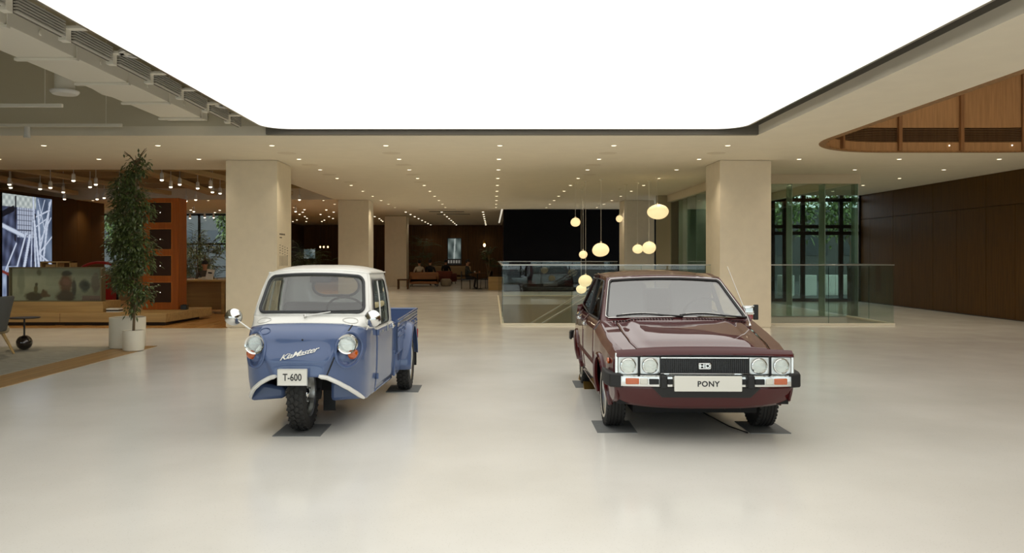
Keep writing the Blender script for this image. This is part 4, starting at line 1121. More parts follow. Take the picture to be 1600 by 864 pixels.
# roof
def rf_fn(u, v):
    c = max(0, 1-abs(u)**3.2)**.62; k = v; x = .460+(.497-.460)*k; yf = .425-.11*(1-abs(u)**2.3); y = yf+(1.185-yf)*k
    c0 = 1-abs(u)**2.3; c = c0+(c-c0)*min(1, k*5)
    z = 1.345+(1.335-1.345)*k + c*(.034+.042*math.sin(k*PI*.85)) ; return Vector((u*x, y, z))
MB().grid(rf_fn, linsp(-1, 1, 41), linsp(0, 1, 22)).build('roof', M_TWHITE, T, solid=.02, smooth=50)
for sg in (-1, 1): MB().tube([rf_fn(sg, v)+Vector((sg*.004, 0, .002)) for v in linsp(.06, 1, 10)], .007, 8).build('drip_rail', M_TWHITE, T)
# headlights, amber lenses, egg shaped pod rims
for sg in (-1, 1):
    cx, cz = (.395 if sg > 0 else -.372), .765
    def surf(x, z):
        best = None
        lo_, hi_ = 0.0, 1.0
        for _ in range(30):
            m_ = (lo_+hi_)/2
            if plan(m_, z).x < abs(x): lo_ = m_
            else: hi_ = m_
        p = plan(lo_, z); return Vector((sg*p.x, p.y, p.z))
    yh = surf(cx, cz).y
    h = headlamp(T, (cx, yh-.048, cz), .072)
    egg = []
    for i in range(40):
        a = 2*PI*i/40; r = .112; ex = .094*math.sin(a); ez = .140*math.cos(a)-.05
        p = surf(cx+sg*.003+ex, cz+ez); egg.append(p+Vector((0, -.004, 0)))
    MB().tube(egg, .013, 8, closed=True).build('pod_rim', M_BLUE, T)
    q = surf(cx+sg*.02, cz-.075)
    MB().lathe([(.048, -.02), (.046, .012), (.03, .03), (0, .036)], 20, Matrix.Translation((cx+sg*.035, yh-.020, cz-.082)) @ Matrix.Rotation(PI/2, 4, 'X')).build('turn_signal', M_AMBER, T)['label'] = 'amber turn signal under the headlight'
    # white bumper trim on the wheel opening
    tr = []
    for x in linsp(.175, .50, 14):
        lo_, hi_ = 0.0, 1.0
        for _ in range(30):
            m_ = (lo_+hi_)/2
            if plan(m_, .4).x < x: lo_ = m_
            else: hi_ = m_
        p = plan(lo_, zbot(lo_)); tr.append((sg*p.x, p.y-.012, p.z+.012))
    MB().tube(tr, [.013]+[.019]*12+[.012], 8).build('bumper_trim', M_TWHITE, T)
    # dark line painting the shade in the groove between nose and fender
    gv = []
    for z in linsp(.50, .905, 16):
        xg = interp(z, (.45, .92), (.20, .40))+.006; lo_, hi_ = 0.0, 1.0
        for _ in range(30):
            m_ = (lo_+hi_)/2
            if plan(m_, z).x < xg: lo_ = m_
            else: hi_ = m_
        p = plan(lo_, z); gv.append((sg*p.x, p.y-.001, p.z))
    if sg > 0: MB().tube(gv, .0065, 6).build('groove_shade', M_TRIM, T)
    # fender mirrors
    base = surf(sg*.46, .85) if False else plan(.78, .86); base = Vector((sg*base.x, base.y, base.z))
    head = Vector((-.665, .06, .965)) if sg < 0 else Vector((.555, .02, .955))
    mm = MB().tube([base, head], [.007, .005], 6).build('fender_mirror', M_TWHITE if sg < 0 else M_CHROME, T)
    Mh = Matrix.Translation(head) @ Matrix.Rotation(-PI/2, 4, 'X') @ Matrix.Rotation(.25*sg, 4, 'Y')
    MB().lathe([(0, -.045), (.03, -.040), (.062, -.018), (.075, .01), (.075, .02), (.07, .02)], 28, Mh).build('mirror_shell', M_CHROME, mm, smooth=60)
    MB().lathe([(0, .018), (.072, .018)], 28, Mh).build('mirror_face', M_MIRROR, mm, smooth=0)
    # little oval scribe plates on cowl
    ov = [band_fn(sg*(.46+.12*math.cos(a)), .45+.28*math.sin(a))+Vector((0, -.004, .002)) for a in [2*PI*i/28 for i in range(28)]]
    MB().tube(ov, .0025, 4, closed=True).build('vent_outline', mat('scribe_grey', (190, 188, 180), .5), T)
ov = [plan(-.33+.07*math.cos(a), .865+.022*math.sin(a))+Vector((0, -.004, .002)) for a in [2*PI*i/28 for i in range(28)]]
MB().tube(ov, .004, 4, closed=True).build('filler_flap', M_BLUE, T)
p = plan(0, .80); MB().lathe([(.008, 0), (0, .006)], 8, Matrix.Translation((.02, p.y-.003, .80)) @ Matrix.Rotation(PI/2, 4, 'X')).build('nose_screw', M_TRIM, T)
# emblem script on the nose
def nose_text():
    cu = text_obj('nose_script', 'KiaMaster', .058, M_WHITE, T, Matrix.Identity(4), .002, .45, 1.42, .0006, .90)
    for v in cu.data.vertices:
        x, y, z = v.co; xx = x; zz = .69+y+.24*x
        lo_, hi_ = 0.0, 1.0
        for _ in range(25):
            m_ = (lo_+hi_)/2
            if plan(m_, zz).x < abs(xx): lo_ = m_
            else: hi_ = m_
        q = plan(lo_, zz); v.co = (xx, q.y-.006-z, zz)
    return cu
nt_ = nose_text(); nt_['label'] = 'white script lettering on the nose'
# plate
pl = B(-.152, .096, -.402, -.390, .440, .578).build('number_plate', M_PLATE, T, bevel=.006); pl['label'] = 'white number plate with narrow black characters'
MB().ring(lambda u, v: Vector((-.028+u*.124, -.4025, .440+v*.138)), rrect(-.96, .96, .05, .95, .02, .04, 3), 1).build('plate_rim', M_SATIN, pl, solid=.004)
text_obj('lettering', 'T-600', .082, M_INK, pl, Matrix.Translation((-.028, -.4035, .506)) @ M_FRONT, .0008, sx=.78, offset=.0010)
MB().box(-.08, -.06, -.39, -.30, .48, .52).box(.06, .08, -.39, -.30, .48, .52).build('plate_bracket', M_BLUE, T, smooth=0)
# wiper
pa = wb_fn(-.03, -.03)+Vector((0, -.02, .01)); pb = wb_fn(.80, .095)+Vector((0, -.02, .015))
wp = MB().tube([pa, pa.lerp(pb, .5)+Vector((0, -.02, .01))], [.007, .005], 6).lathe([(.014, -.02), (.012, .012), (0, .016)], 12, Matrix.Translation(pa) @ Matrix.Rotation(PI/2-.6, 4, 'X')).build('wiper', M_SATIN, T)
MB().tube([wb_fn(u, .055+.04*(u-.1))+Vector((0, -.016, .012)) for u in linsp(.25, .86, 8)], .006, 6).build('wiper_blade', M_TRIM, wp)
# front wheel and fork, inner panels
wheel(T, -.035, 0, .31, .155, 1, .19, 'truck')
fk = MB()
for s in (-1, 1): fk.tube([(s*.10, 0, .31), (s*.10, .06, .55), (s*.06, .16, .70)], .022, 8).tube([(s*.085, 0, .31), (s*.115, 0, .31)], .05, 12)
fk.tube([(-.1, .10, .60), (.1, .10, .60)], .03, 8).tube([(0, .1, .6), (0, .2, .85)], .04, 8); fk.build('front_fork', M_UNDER, T)
MB().grid(lambda u, a: Vector((u*.11, -.0+.36*math.cos(a), .31+.36*math.sin(a))), linsp(-1, 1, 5), linsp(PI*.1, PI*.72, 14)).build('inner_fender', M_UNDER, T, solid=.01)
for s in (-1, 1):
    a, b = sorted((s*.20, s*.50)); MB().prism([(a, .0, .42), (b, .0, .36), (b, .0, .265), (a, .0, .24)], (0, 1.15, 0)).build('floor_pan', M_BLUE, T, bevel=.03)
B(-.46, .46, .22, 1.2, .30, .56).build('underbody', M_UNDER, T, smooth=0)
B(-.50, .50, .05, 1.2, .56, .74).build('cab_floor', M_UNDER, T, smooth=0)
MB().obox((.11, .38, .24), (.11, .015, .30)).build('mud_flap', M_RUBBER, T)
# interior
MB().obox((0, .90, .78), (1.0, .42, .14)).obox((0, 1.10, .90), (1.0, .1, .28), Matrix.Rotation(-.15, 3, 'X')).build('bench_seat', M_SEAT, T, bevel=.04, seg=3)
Ms = Matrix.Translation((.24, .50, .985)) @ Matrix.Rotation(math.radians(-50), 4, 'X')
MB().tube([Ms @ Vector((.18*math.cos(a), .18*math.sin(a), 0)) for a in [2*PI*i/28 for i in range(28)]], .010, 8, closed=True).tube([Ms @ Vector((-.17, 0, 0)), Ms @ Vector((.17, 0, 0))], .01, 6).tube([Ms @ Vector((0, 0, 0)), Ms @ Vector((0, 0, -.25))], .016, 8).build('steering_wheel', M_TRIM, T)
MB().obox((.0, .50, 1.29), (.20, .03, .075)).build('rear_view_mirror', M_TRIM, T, bevel=.012)
B(-.46, .46, .28, .40, .88, .95).build('dashboard', M_TWHITE, T, bevel=.02)
# cargo bed
bx, y0, y1, zf, zr = .615, 1.30, 3.22, .55, .830
bed = B(-bx+.02, bx-.02, y0+.02, y1-.02, zf-.03, zf).build('bed_floor', M_BLUE, T, smooth=0)
for s in (-1, 1):
    sp_ = MB(); sp_.box(*sorted((s*bx, s*(bx-.025))), y0, y1, zf-.06, zr-.01); sd = sp_.build('bed_side', M_BLUE, T, bevel=.006)
    MB().tube([(s*(bx-.006), y0, zr), (s*(bx-.006), y1, zr)], .018, 8).build('rolled_rim', M_BLUE, sd)
    for k in range(6):
        y = y0+.2+.3*k; MB().tube([(s*(bx+.004), y-.05, zr-.10), (s*(bx+.022), y-.03, zr-.125), (s*(bx+.022), y+.03, zr-.125), (s*(bx+.004), y+.05, zr-.10)], .006, 6).build('rope_hook', M_BLUE, sd)
    for z in (.66, .76): MB().tube([(s*(bx+.001), y0+.02, z), (s*(bx+.001), y1-.02, z)], .007, 6).build('pressed_rib', M_BLUE, sd)
    # lower side panel up to the rear wheel
    MB().box(*sorted((s*.56, s*.59)), 1.27, 1.72, .27, .53).build('lower_panel', M_BLUE, T, bevel=.01)
    B(*sorted((s*.588, s*.594)), 1.50, 1.64, .40, .52).build('panel_hatch', mat('dark_blue_hatch', (48, 62, 98), .5), T, smooth=0)
    # rear fender
    yc, zc_, R_ = 2.13, .30, .395
    def ff(u, a):
        r = R_*(1-.10*u*u); return Vector((s*(.565+.125*math.sin(u*PI/2)), yc+r*math.cos(a)*1.02, zc_+r*math.sin(a)*1.16))
    MB().grid(ff, linsp(0, 1, 9), linsp(.05*PI, 1.02*PI, 26), flip=(s < 0)).build('rear_fender', M_BLUE, T, solid=.014, smooth=50)
    wheel(T, s*.595, yc, .30, .15, s, .185, 'truck')
    B(*sorted((s*.52, s*.67)), 2.62, 2.635, .20, .52).build('mud_flap', M_RUBBER, T, smooth=0)
    MB().obox((s*.58, 3.26, .52), (.09, .05, .12)).build('tail_lamp', M_REDLENS, T, bevel=.01)
    B(*sorted((s*.50, s*.51)), 1.9, 2.4, .30, .56).build('wheel_well', M_UNDER, T, smooth=0)
B(-bx, bx, y0, y0+.025, zf-.05, zr-.01).build('bed_front', M_BLUE, T, bevel=.006)
tg = B(-bx, bx, y1, y1+.025, zf-.05, zr).build('tailgate', M_BLUE, T, bevel=.006)
MB().tube([(-bx, y1+.012, zr), (bx, y1+.012, zr)], .016, 8).build('rolled_rim', M_BLUE, tg)
MB().box(-.35, -.28, 1.2, 3.2, .36, .50).box(.28, .35, 1.2, 3.2, .36, .50).tube([(-.55, 2.13, .30), (.55, 2.13, .30)], .05, 8).build('chassis', M_UNDER, T, smooth=0)
for (x, y, w2, lab) in ((-.035, -.04, .20, 'flat grey pad under the single front tyre of the truck'), (.60, 2.13, .18, 'flat grey pad under the right rear tyre of the truck'), (-.58, 2.13, .18, 'flat grey pad under the left rear tyre of the truck')):
    tag(B(-w2, w2, -.22, .25, 0, .0062).build('floor_pad', M_PAD, loc=(-1.605+x, 6.90+y, 0), smooth=0), lab, 'floor pad', 'grey pads under the wheels')
# ================================================================== LEFT LOUNGE AREA AND BOOKSTORE
struct(B(-6.18, -5.62, -2, 13.33, 0, .008).build('trim_9', wood('oak_strip', (160, 128, 84), .4, .2, 1, 12), smooth=0), 'oak border strip beside the rug')
tag(B(-14.5, -6.18, 2, 13.2, 0, .012).build('rug', M_RUG, bevel=.004), 'pale grey woven rug with oak border at left', 'rug')
# side table
t = thing('side_table', 'small dark side table with ball shaped base on the rug', 'side table', (-7.47, 12.7, .012))
MB().lathe([(.225, .505), (.228, .512), (.225, .52), (0, .52)], 40).build('table_top', mat('bronze_dark', (52, 42, 34), .35, metal=.6), t)
MB().tube([(0, 0, .2), (0, 0, .507)], .014, 10).build('stem', M_BLACKMETAL, t)
MB().ball((0, 0, .118), (.118, .118, .118), 28, 16, lambda p: 1-.04*max(0, -p.z-.6)).build('ball_base', mat('ball_bronze', (44, 34, 28), .15, metal=.5, coat=1), t, smooth=80)
# lounge chair at the edge
t = thing('lounge_chair', 'grey upholstered lounge chair with oak legs at left picture edge', 'armchair', (-7.62, 11.9, .014))
def shell_fn(u, v):   # back leaning to +x, curved
    a = u*1.15; r = .40+.02*v; h = .36+.50*v
    return Vector((r*math.cos(a)*(1+.28*v)-.12, r*math.sin(a)*1.05, h+.03*math.cos(a)*v))
MB().grid(shell_fn, linsp(-1, 1, 21), linsp(0, 1, 8)).build('back_shell', mat('charcoal_felt', (92, 92, 88), .9, bump=.3, vscale=80), t, solid=.05, bevel=.015)
MB().obox((-.12, 0, .38), (.68, .66, .13)).build('seat', mat('beige_cushion', (176, 160, 130), .9), t, bevel=.05, seg=3)
MB().obox((.16, 0, .66), (.12, .56, .42), Matrix.Rotation(.25, 3, 'Y')).build('back_cushion', mat('beige_cushion', (176, 160, 130), .9), t, bevel=.05, seg=3)
for (x, y) in ((.20, -.26), (.20, .26), (-.38, -.26), (-.38, .26)):
    MB().tube([(x*.8, y*.8, .34), (x*1.35, y*1.25, 0)], [.026, .016], 10).build('leg', M_OAK, t)
# planters and ficus trees
def planter(x, y, r, h, lab):
    t = thing('planter', lab, 'planter', (x, y, .012))
    MB().lathe([(r*.97, .0), (r, .012), (r, h), (r-.015, h+.004), (r-.025, h), (r-.03, h-.05)], 40).build('pot', M_CREAM, t)
    MB().lathe([(0, h-.045), (r-.028, h-.05)], 30).build('soil', M_SOIL, t, smooth=0)
    return t
planter(-6.03, 13.15, .28, .49, 'larger cream cylinder planter behind the small one')
planter(-5.73, 12.70, .16, .315, 'small cream cylinder planter with slim tree trunk')
def leaf(mb, p, d, L, W, up):
    d = d.normalized(); s = d.cross(up)
    if s.length < 1e-3: s = Vector((1, 0, 0))
    s.normalize(); n = s.cross(d)
    a = p; m1 = p+d*L*.45+s*W*.5-n*W*.1; m2 = p+d*L*.45-s*W*.5-n*W*.1; m = p+d*L*.5+n*W*.12; e = p+d*L-n*L*.12
    mb.add([a, m1, e, m2, m], [(0, 1, 4), (1, 2, 4), (2, 3, 4), (3, 0, 4)])
def rv(): 
    while True:
        v = Vector((random.uniform(-1, 1), random.uniform(-1, 1), random.uniform(-1, 1)))
        if .05 < v.length < 1: return v
def leafy_tree(name, lab, cat, loc, trunk, blobs, nleaf, L, W, ml=M_LEAF, mt=M_BARK, group=None, nb=10):
    t = thing(name, lab, cat, loc, 0, group)
    mb = MB(); mb.tube(trunk, [.022*(1-.6*i/len(trunk)) for i in range(len(trunk))], 7)
    lf = MB(); tot = sum(b[3]*b[4]*b[5] for b in blobs)
    for (cx, cy, cz, rx, ry, rz) in blobs:
        c = Vector((cx, cy, cz)); k = int(nleaf*rx*ry*rz/tot)
        anchor = min((Vector(q) for q in trunk), key=lambda q: (q-c).length+max(0, q.z-cz)*2)
        for j in range(3):
            e = c+Vector((random.uniform(-.6, .6)*rx, random.uniform(-.6, .6)*ry, random.uniform(-.2, .7)*rz)); mb.tube([anchor, anchor.lerp(e, .5)+Vector((0, 0, .03)), e], [.009, .006, .003], 5)
        for j in range(k):
            v = rv(); v = v*(.55+.45*random.random()) if v.length > .3 else v.normalized()*random.uniform(.5, 1)
            p = c+Vector((v.x*rx, v.y*ry, v.z*rz)); d = Vector((v.x, v.y, v.z*.4-.45))+rv()*.6
            leaf(lf, p, d, L*random.uniform(.7, 1.2), W*random.uniform(.7, 1.2), Vector((0, 0, 1)))
    mb.build('trunk', mt, t); lf.build('foliage', ml, t, smooth=0)
    return t
bl = []
for k in range(31):
    z = 0.42+k*.078; sway = .10*math.sin(k*.7); wd = interp(z, (.40, .7, 1.0, 1.6, 2.2, 2.6, 2.9), (.16, .30, .36, .38, .34, .27, .14))*random.uniform(.72, 1.12)
    bl.append((sway-.02+random.uniform(-.08, .08), random.uniform(-.08, .08), z, wd, wd*.8, .17))
bl.append((.22, 0, 2.93, .08, .06, .06)); bl.append((-.15, 0, 2.88, .06, .05, .05))
leafy_tree('potted_ficus', 'tall leafy ficus tree with slim trunk in the small planter', 'tree', (-5.73, 12.70, .27), [(0, 0, 0), (.01, 0, .3), (-.01, .01, .7), (.03, 0, 1.1), (-.02, 0, 1.6), (.02, .0, 2.1), (.05, 0, 2.7)], bl, 3600, .088, .042)
bl = []
for k in range(16):
    z = .62+k*.11; bl.append((random.uniform(-.16, .10)-.12, random.uniform(-.1, .1), z, .20, .2, .16))
leafy_tree('potted_ficus', 'second ficus in the larger planter, mostly hidden behind the slim one', 'tree', (-5.95, 13.15, .44), [(0, 0, 0), (-.03, 0, .5), (-.05, 0, 1.0), (.0, 0, 1.6), (-.04, 0, 2.2)], bl, 1500, .085, .042)
# platform, block, vitrine
t = thing('display_platform', 'long low oak display platform along the bookstore edge', 'platform', (-11.5, 18.4, 0))
MB().prism([(-4.5, -1.1, .075), (4.4, -1.1, .075), (4.62, 1.1, .075), (-4.5, 1.1, .075)], (0, 0, .19)).build('top_deck', M_OAK, t, bevel=.004)
B(-4.5, 4.35, -1.0, 1.0, 0, .075).build('plinth', mat('shaded_plinth', (58, 42, 26), .8), t, smooth=0)  # plinth coloured dark for the shade under the deck
for x in (-2.3, -.1, 2.1): B(x-.003, x+.003, -1.104, -1.0, .08, .266).build('panel_joint', M_WOODDARK, t, smooth=0)
tag(B(-1.1, 1.1, -.35, .5, 0, .235).build('display_block', M_OAK, loc=(-9.72, 17.95, .266), bevel=.004), 'oak display block carrying the glass picture case', 'block')
def raster_panel(name, parent, mapf, nx, ny, colf, m):
    """flat picture: dense grid with a colour attribute"""
    V = [mapf(i/(nx-1), j/(ny-1)) for j in range(ny) for i in range(nx)]
    F = [(j*nx+i, j*nx+i+1, (j+1)*nx+i+1, (j+1)*nx+i) for j in range(ny-1) for i in range(nx-1)]
    me = bpy.data.meshes.new(name); me.from_pydata(V, [], F); ca = me.color_attributes.new('Col', 'FLOAT_COLOR', 'POINT')
    buf = []
    for j in range(ny):
        for i in range(nx): c = lin(colf(i/(nx-1), j/(ny-1))); buf += [c[0], c[1], c[2], 1]
    ca.data.foreach_set('color', buf); me.materials.append(m)
    o = bpy.data.objects.new(name, me); COL.objects.link(o); o.parent = parent; return o
def mixc(a, b, k): k = max(0, min(1, k)); return tuple(a[i]+(b[i]-a[i])*k for i in range(3))
def segd(p, a, b):
    ax, ay = a; bx_, by_ = b; px_, py_ = p; dx, dy = bx_-ax, by_-ay; L = dx*dx+dy*dy
    t_ = max(0, min(1, ((px_-ax)*dx+(py_-ay)*dy)/L)); return math.hypot(px_-ax-dx*t_, py_-ay-dy*t_)
def ell(u, v, cu, cv, ru, rv_): return ((u-cu)/ru)**2+((v-cv)/rv_)**2
def case_pic(u, v):
    nz = math.sin(31*u+7*v)*math.sin(19*v-23*u)+.5*math.sin(83*u)*math.sin(61*v)
    c = mixc((206, 200, 172), (136, 134, 114), u*.9+.1*math.sin(9*v)+.05*nz)
    def blot(cu, cv, ru, rv_, col, soft=.35):
        nonlocal c
        e = math.sqrt(ell(u, v, cu, cv, ru, rv_))+.10*nz
        c = mixc(col, c, (e-(1-soft))/soft)
    if .38 < u < .52 and v > .45 and (v*26) % 1 < .4: c = mixc(c, (150, 146, 126), .5)
    blot(.10, .60, .05, .45, (170, 166, 142)); blot(.24, .12, .12, .17, (92, 78, 60)); blot(.265, .33, .026, .16, (112, 98, 70)); blot(.27, .50, .02, .06, (90, 80, 64))
    blot(.36, .20, .05, .13, (120, 92, 70)); blot(.345, .30, .012, .06, (104, 80, 62)); blot(.40, .15, .03, .05, (126, 98, 76))
    blot(.30, .86, .03, .12, (130, 126, 106)); blot(.60, .50, .085, .36, (120, 84, 66)); blot(.61, .84, .07, .10, (84, 76, 66)); blot(.60, .58, .05, .14, (140, 96, 80))
    blot(.60, .13, .13, .20, (92, 74, 60)); blot(.69, .4, .03, .30, (80, 74, 66)); blot(.81, .46, .07, .22, (76, 76, 70)); blot(.93, .52, .06, .34, (112, 98, 86)); blot(.93, .80, .03, .08, (130, 112, 98))
    if .78 < u < .98 and v < .14: c = (164, 134, 126) if (int(u*90)+int(v*40)) % 2 else (104, 80, 74)
    return c
t = thing('display_case', 'glass display case with faded figure picture on the oak block', 'display case', (-9.74, 17.82, .502))
B(-1.03, 1.03, -.10, .10, 0, .02).build('base', mat('case_frame', (120, 110, 84), .5, metal=.3), t, smooth=0)
B(-1.03, 1.03, -.10, .10, .74, .765).build('top_rail', mat('case_frame', (120, 110, 84), .5, metal=.3), t, smooth=0)
for s in (-1, 1): B(s*1.015-.015, s*1.015+.015, -.10, .10, .02, .74).build('end_post', mat('case_frame', (120, 110, 84), .5, metal=.3), t, smooth=0)
B(-1.0, 1.0, -.095, -.088, .02, .74).build('glass_front', M_GLASS, t, smooth=0)
raster_panel('picture_sheet', t, lambda u, v: (-1.0+2*u, -.02, .02+.72*v), 140, 52, case_pic, vcol('faded_print', 0, .7))
B(-1.0, 1.0, -.015, .0, .02, .74).build('backing', M_WHITE, t, smooth=0)
# wall with LED screen
ws_ = struct(B(-15.3, -15, 20, 30.7, 0, 3.56).build('wall_store_left', M_WOODDARK, smooth=0), 'brown panelled partition in the bookstore')
for k in range(7): B(-15, -14.97, 23.7+k*1.0, 24.69+k*1.0, .02, 3.55).build('panel', wood('brown_partition', (80, 52, 16), .6, .12), ws_, smooth=0)
segs = [((.60, 1.0), (.66, .05), .022), ((.70, .85), (.80, .0), .03), ((.62, .75), (.78, .0), .03), ((.95, .95), (.80, .30), .028), ((.98, .98), (.72, .42), .02), ((.72, .42), (1.0, .60), .014), ((.72, .42), (1.0, .30), .016), ((.66, .80), (.95, .88), .012), ((.66, .70), (.92, .80), .010), ((.70, .98), (.86, .62), .012), ((.98, .80), (.74, .55), .012), ((.84, .98), (.70, .70), .010), ((.84, .25), (1.0, .0), .022), ((.45, .62), (.22, .18), .02), ((.53, .60), (.33, .05), .035), ((.26, .52), (.06, .26), .016), ((.0, .69), (.40, .60), .03), ((.58, .75), (.54, .02), .014)]
dark = [((.25, .98), (.24, .55), .012), ((.64, .82), (.62, .1), .012), ((.10, .22), (.10, .0), .02), ((.20, .22), (.20, .0), .02), ((.0, .80), (.2, .86), .03)]
def led_pic(u, v):
    h = math.sin(37*u+11*v)*math.sin(23*v-17*u)
    c = mixc((40, 46, 66), (92, 102, 132), .5+.5*h)
    if .28 < u < .64 and .58 < v < .88:
        c = (176, 186, 206)
        if (u*22) % 1 < .16 or (v*20) % 1 < .14: c = (62, 66, 84)
    if v > .88: c = mixc((150, 160, 160), (210, 218, 214), .5+.5*math.sin(60*u)*math.sin(70*v))
    if u > .66: c = mixc((120, 136, 160), (66, 80, 104), .5+.5*math.sin(14*u+9*v))
    if v < .30 and u < .3: c = mixc((176, 190, 214), (110, 124, 156), .5+.5*math.sin(40*u)*math.sin(30*v))
    for a, b, w_ in dark:
        if segd((u, v), a, b) < w_: c = (20, 22, 32)
    for a, b, w_ in segs:
        d = segd((u, v), a, b)
        if d < w_*.8: c = (206, 216, 234) if d < w_*.55 else (150, 162, 186)
    if segd((u, v), (0, .25), (.26, .18)) < .014: c = (120, 50, 44)
    if segd((u, v), (.64, .22), (.68, .12)) < .018: c = (176, 110, 104)
    return c
t = thing('led_screen', 'large bright video screen showing steel construction trusses', 'screen', (-14.96, 25.6, .24))
B(-.0, .03, -1.38, 1.38, 0, 3.22).build('screen_frame', M_BLACKMETAL, t, smooth=0)
raster_panel('screen_picture', t, lambda u, v: (.034, -1.36+2.72*u, .02+3.18*v), 110, 170, led_pic, vcol('led_emission', .85))
# orange cabinet with dark screens
t = thing('display_cabinet', 'tall orange wood cabinet with four dark square screens', 'cabinet', (-7.74, 18.75, .266))
B(-.42, .42, -.2, .3, 0, 2.60).build('body', M_ORANGEWOOD, t, bevel=.008)
for k in range(4):
    z = .17+k*.62; s = B(-.25, .25, -.215, -.19, z, z+.46).build('screen', mat('dark_glossy_screen', (54, 34, 22), .55, spec=.2), t, bevel=.003)
    MB().ring(lambda u, v: Vector((u*.265, -.205, z-.015+v*.49)), rrect(-.94, .94, .03, .97, .02, .02, 2), 1).build('screen_frame', wood('orange_edge', (204, 124, 52), .45, .1), s, solid=.012)
    MB().ball((.0, -.217, z+.23), .012, 8, 6).build('pin_light', emis('pin_white%d' % k, (255, 250, 240), 1.5), s)
tag(MB().obox((0, 0, .055), (.14, .14, .11)).obox((0, 0, .115), (.08, .08, .012)).build('black_box', M_BLACKMETAL, loc=(-7.2, 18.6, .266), bevel=.006), 'small black box at the foot of the orange cabinet', 'box')
# long book table
t = thing('book_table', 'long oak book table between cabinet and stone column', 'table', (-7.3, 21.3, .006))
B(-1.25, 1.25, -.5, .5, .84, .885).build('table_top', M_OAK, t, bevel=.006)
for x in (-.95, .22, 1.1): B(x-.04, x+.04, -.42, .42, 0, .84).build('leg', M_OAK, t, bevel=.004)
B(-.95, .22, -.02, .02, .08, .84).build('back_panel', M_OAK, t, smooth=0)
bookc = [(180, 60, 44), (60, 84, 110), (214, 206, 188), (150, 122, 84), (44, 44, 48), (120, 60, 52), (206, 186, 150), (90, 110, 100), (200, 196, 186), (96, 72, 60)]
cn = ['red', 'slate blue', 'cream', 'tan', 'black', 'brick', 'pale yellow', 'sage', 'off white', 'brown']
wh = ['at the cabinet end', 'beside the glass dome', 'left of the white card', 'right behind the white card', 'in the middle', 'behind the stack', 'in the back row', 'near the column', 'at the column end', 'at the far edge']
for k in range(10):
    x = -8.0+.21*k; y = 21.12+(k % 2)*.29; h = .03+.02*(k % 3)
    o = thing('book', '%s book lying on the long oak table %s' % (cn[k], wh[k]), 'book', (x, y, .892), random.uniform(-.3, .3), 'books on the long oak table')
    B(-.085, .085, -.12, .12, 0, h).build('page_block', M_PLATE, o, smooth=0)
    mc = mat('book_cover_%d' % k, bookc[k], .5); MB().box(-.09, .09, -.125, .125, h, h+.004).box(-.094, -.09, -.125, .125, -.0, h+.004).build('cover', mc, o, smooth=0)
o = thing('sign_card', 'white sign card standing tilted on the book table', 'sign', (-7.42, 20.9, .905))
MB().obox((0, 0, .13), (.2, .012, .27), Matrix.Rotation(-.25, 3, 'X') @ Matrix.Rotation(.12, 3, 'Y')).build('card', M_WHITE, o)
MB().obox((.0, -.006, .17), (.10, .014, .035), Matrix.Rotation(-.25, 3, 'X') @ Matrix.Rotation(.12, 3, 'Y')).build('printed_mark', M_INK, o)
o = thing('glass_dome', 'pale rounded dome ornament at the cabinet end of the table', 'ornament', (-8.32, 21.0, .9402))
MB().lathe([(.13, 0), (.13, .16), (.11, .24), (.06, .30), (0, .32)], 24).build('dome', mat('pearl', (226, 216, 198), .25, coat=.6), o, smooth=60)
MB().lathe([(.145, -.05), (.15, 0), (.13, .01)], 24).build('base', mat('lilac_base', (150, 150, 176), .5), o)
tag(MB().obox((0, 0, .09), (.24, .04, .18), Matrix.Rotation(-.2, 3, 'X')).obox((0, .04, .01), (.2, .1, .02)).build('tablet', M_INK, loc=(-6.27, 20.91, .897), bevel=.006), 'dark framed tablet on the table beside the stone column', 'tablet')
# items behind the display case
tag(MB().tube([(.5*math.cos(a), 0, .26*math.sin(a)) for a in linsp(.0, PI, 14)], .035, 8).build('red_arch', mat('red_lacquer', (150, 26, 24), .4), loc=(-9.35, 18.95, 1.10)), 'red arched ornament showing above the glass case', 'ornament')
tag(B(-.5, .3, -.1, .1, 0, .80).build('red_stand', mat('red_lacquer', (150, 26, 24), .4), loc=(-9.3, 18.95, .268), bevel=.01), 'red stand behind the glass case', 'stand')
tag(MB().box(-.36, -.33, -.15, .15, 0, 1.12).box(.33, .36, -.15, .15, 0, 1.12).box(-.36, .36, -.15, .15, 1.09, 1.12).box(-.36, .36, -.15, .15, .92, .95).box(.02, .05, -.15, .15, .95, 1.09).box(-.26, -.02, -.1, .1, .95, 1.05).build('open_shelf', M_OAK, loc=(-10.3, 18.9, .268), smooth=0), 'small open oak shelf showing above the glass case', 'shelf')
tag(MB().tube([(.1*math.cos(a), 0, .1*math.sin(a)) for a in [2*PI*i/20 for i in range(20)]], .014, 8, closed=True).box(-.02, .02, -.02, .02, -1.05, -.1).build('ring_stand', M_BLACKMETAL, loc=(-8.86, 18.8, 1.318)), 'black ring on a thin stand by the case corner', 'ornament')
tag(B(-1.0, .9, -.3, .3, 0, .98).build('store_counter', wood('counter_oak', (150, 124, 84), .5, .12, 0), loc=(-13.0, 27.5, .0), bevel=.01), 'pale oak counter beyond the brown partition', 'counter')
for k in range(3): tag(B(-.15, .15, -.1, .1, 0, .02+.01*k).build('paper_stack', M_WHITE, loc=(-8.42, 17.75, .268+.0), bevel=.002) if k == 0 else B(-.14, .14, -.1, .1, 0, .03).build('paper_stack', M_BLACKMETAL if k == 1 else M_WHITE, loc=(-8.43, 17.75, .29+.032*(k-1)), bevel=.002), ('white magazine at the bottom of the pile beside the display block', 'black magazine in the middle of the pile beside the display block', 'white magazine on top of the pile beside the display block')[k], 'magazine', 'magazines on the platform')
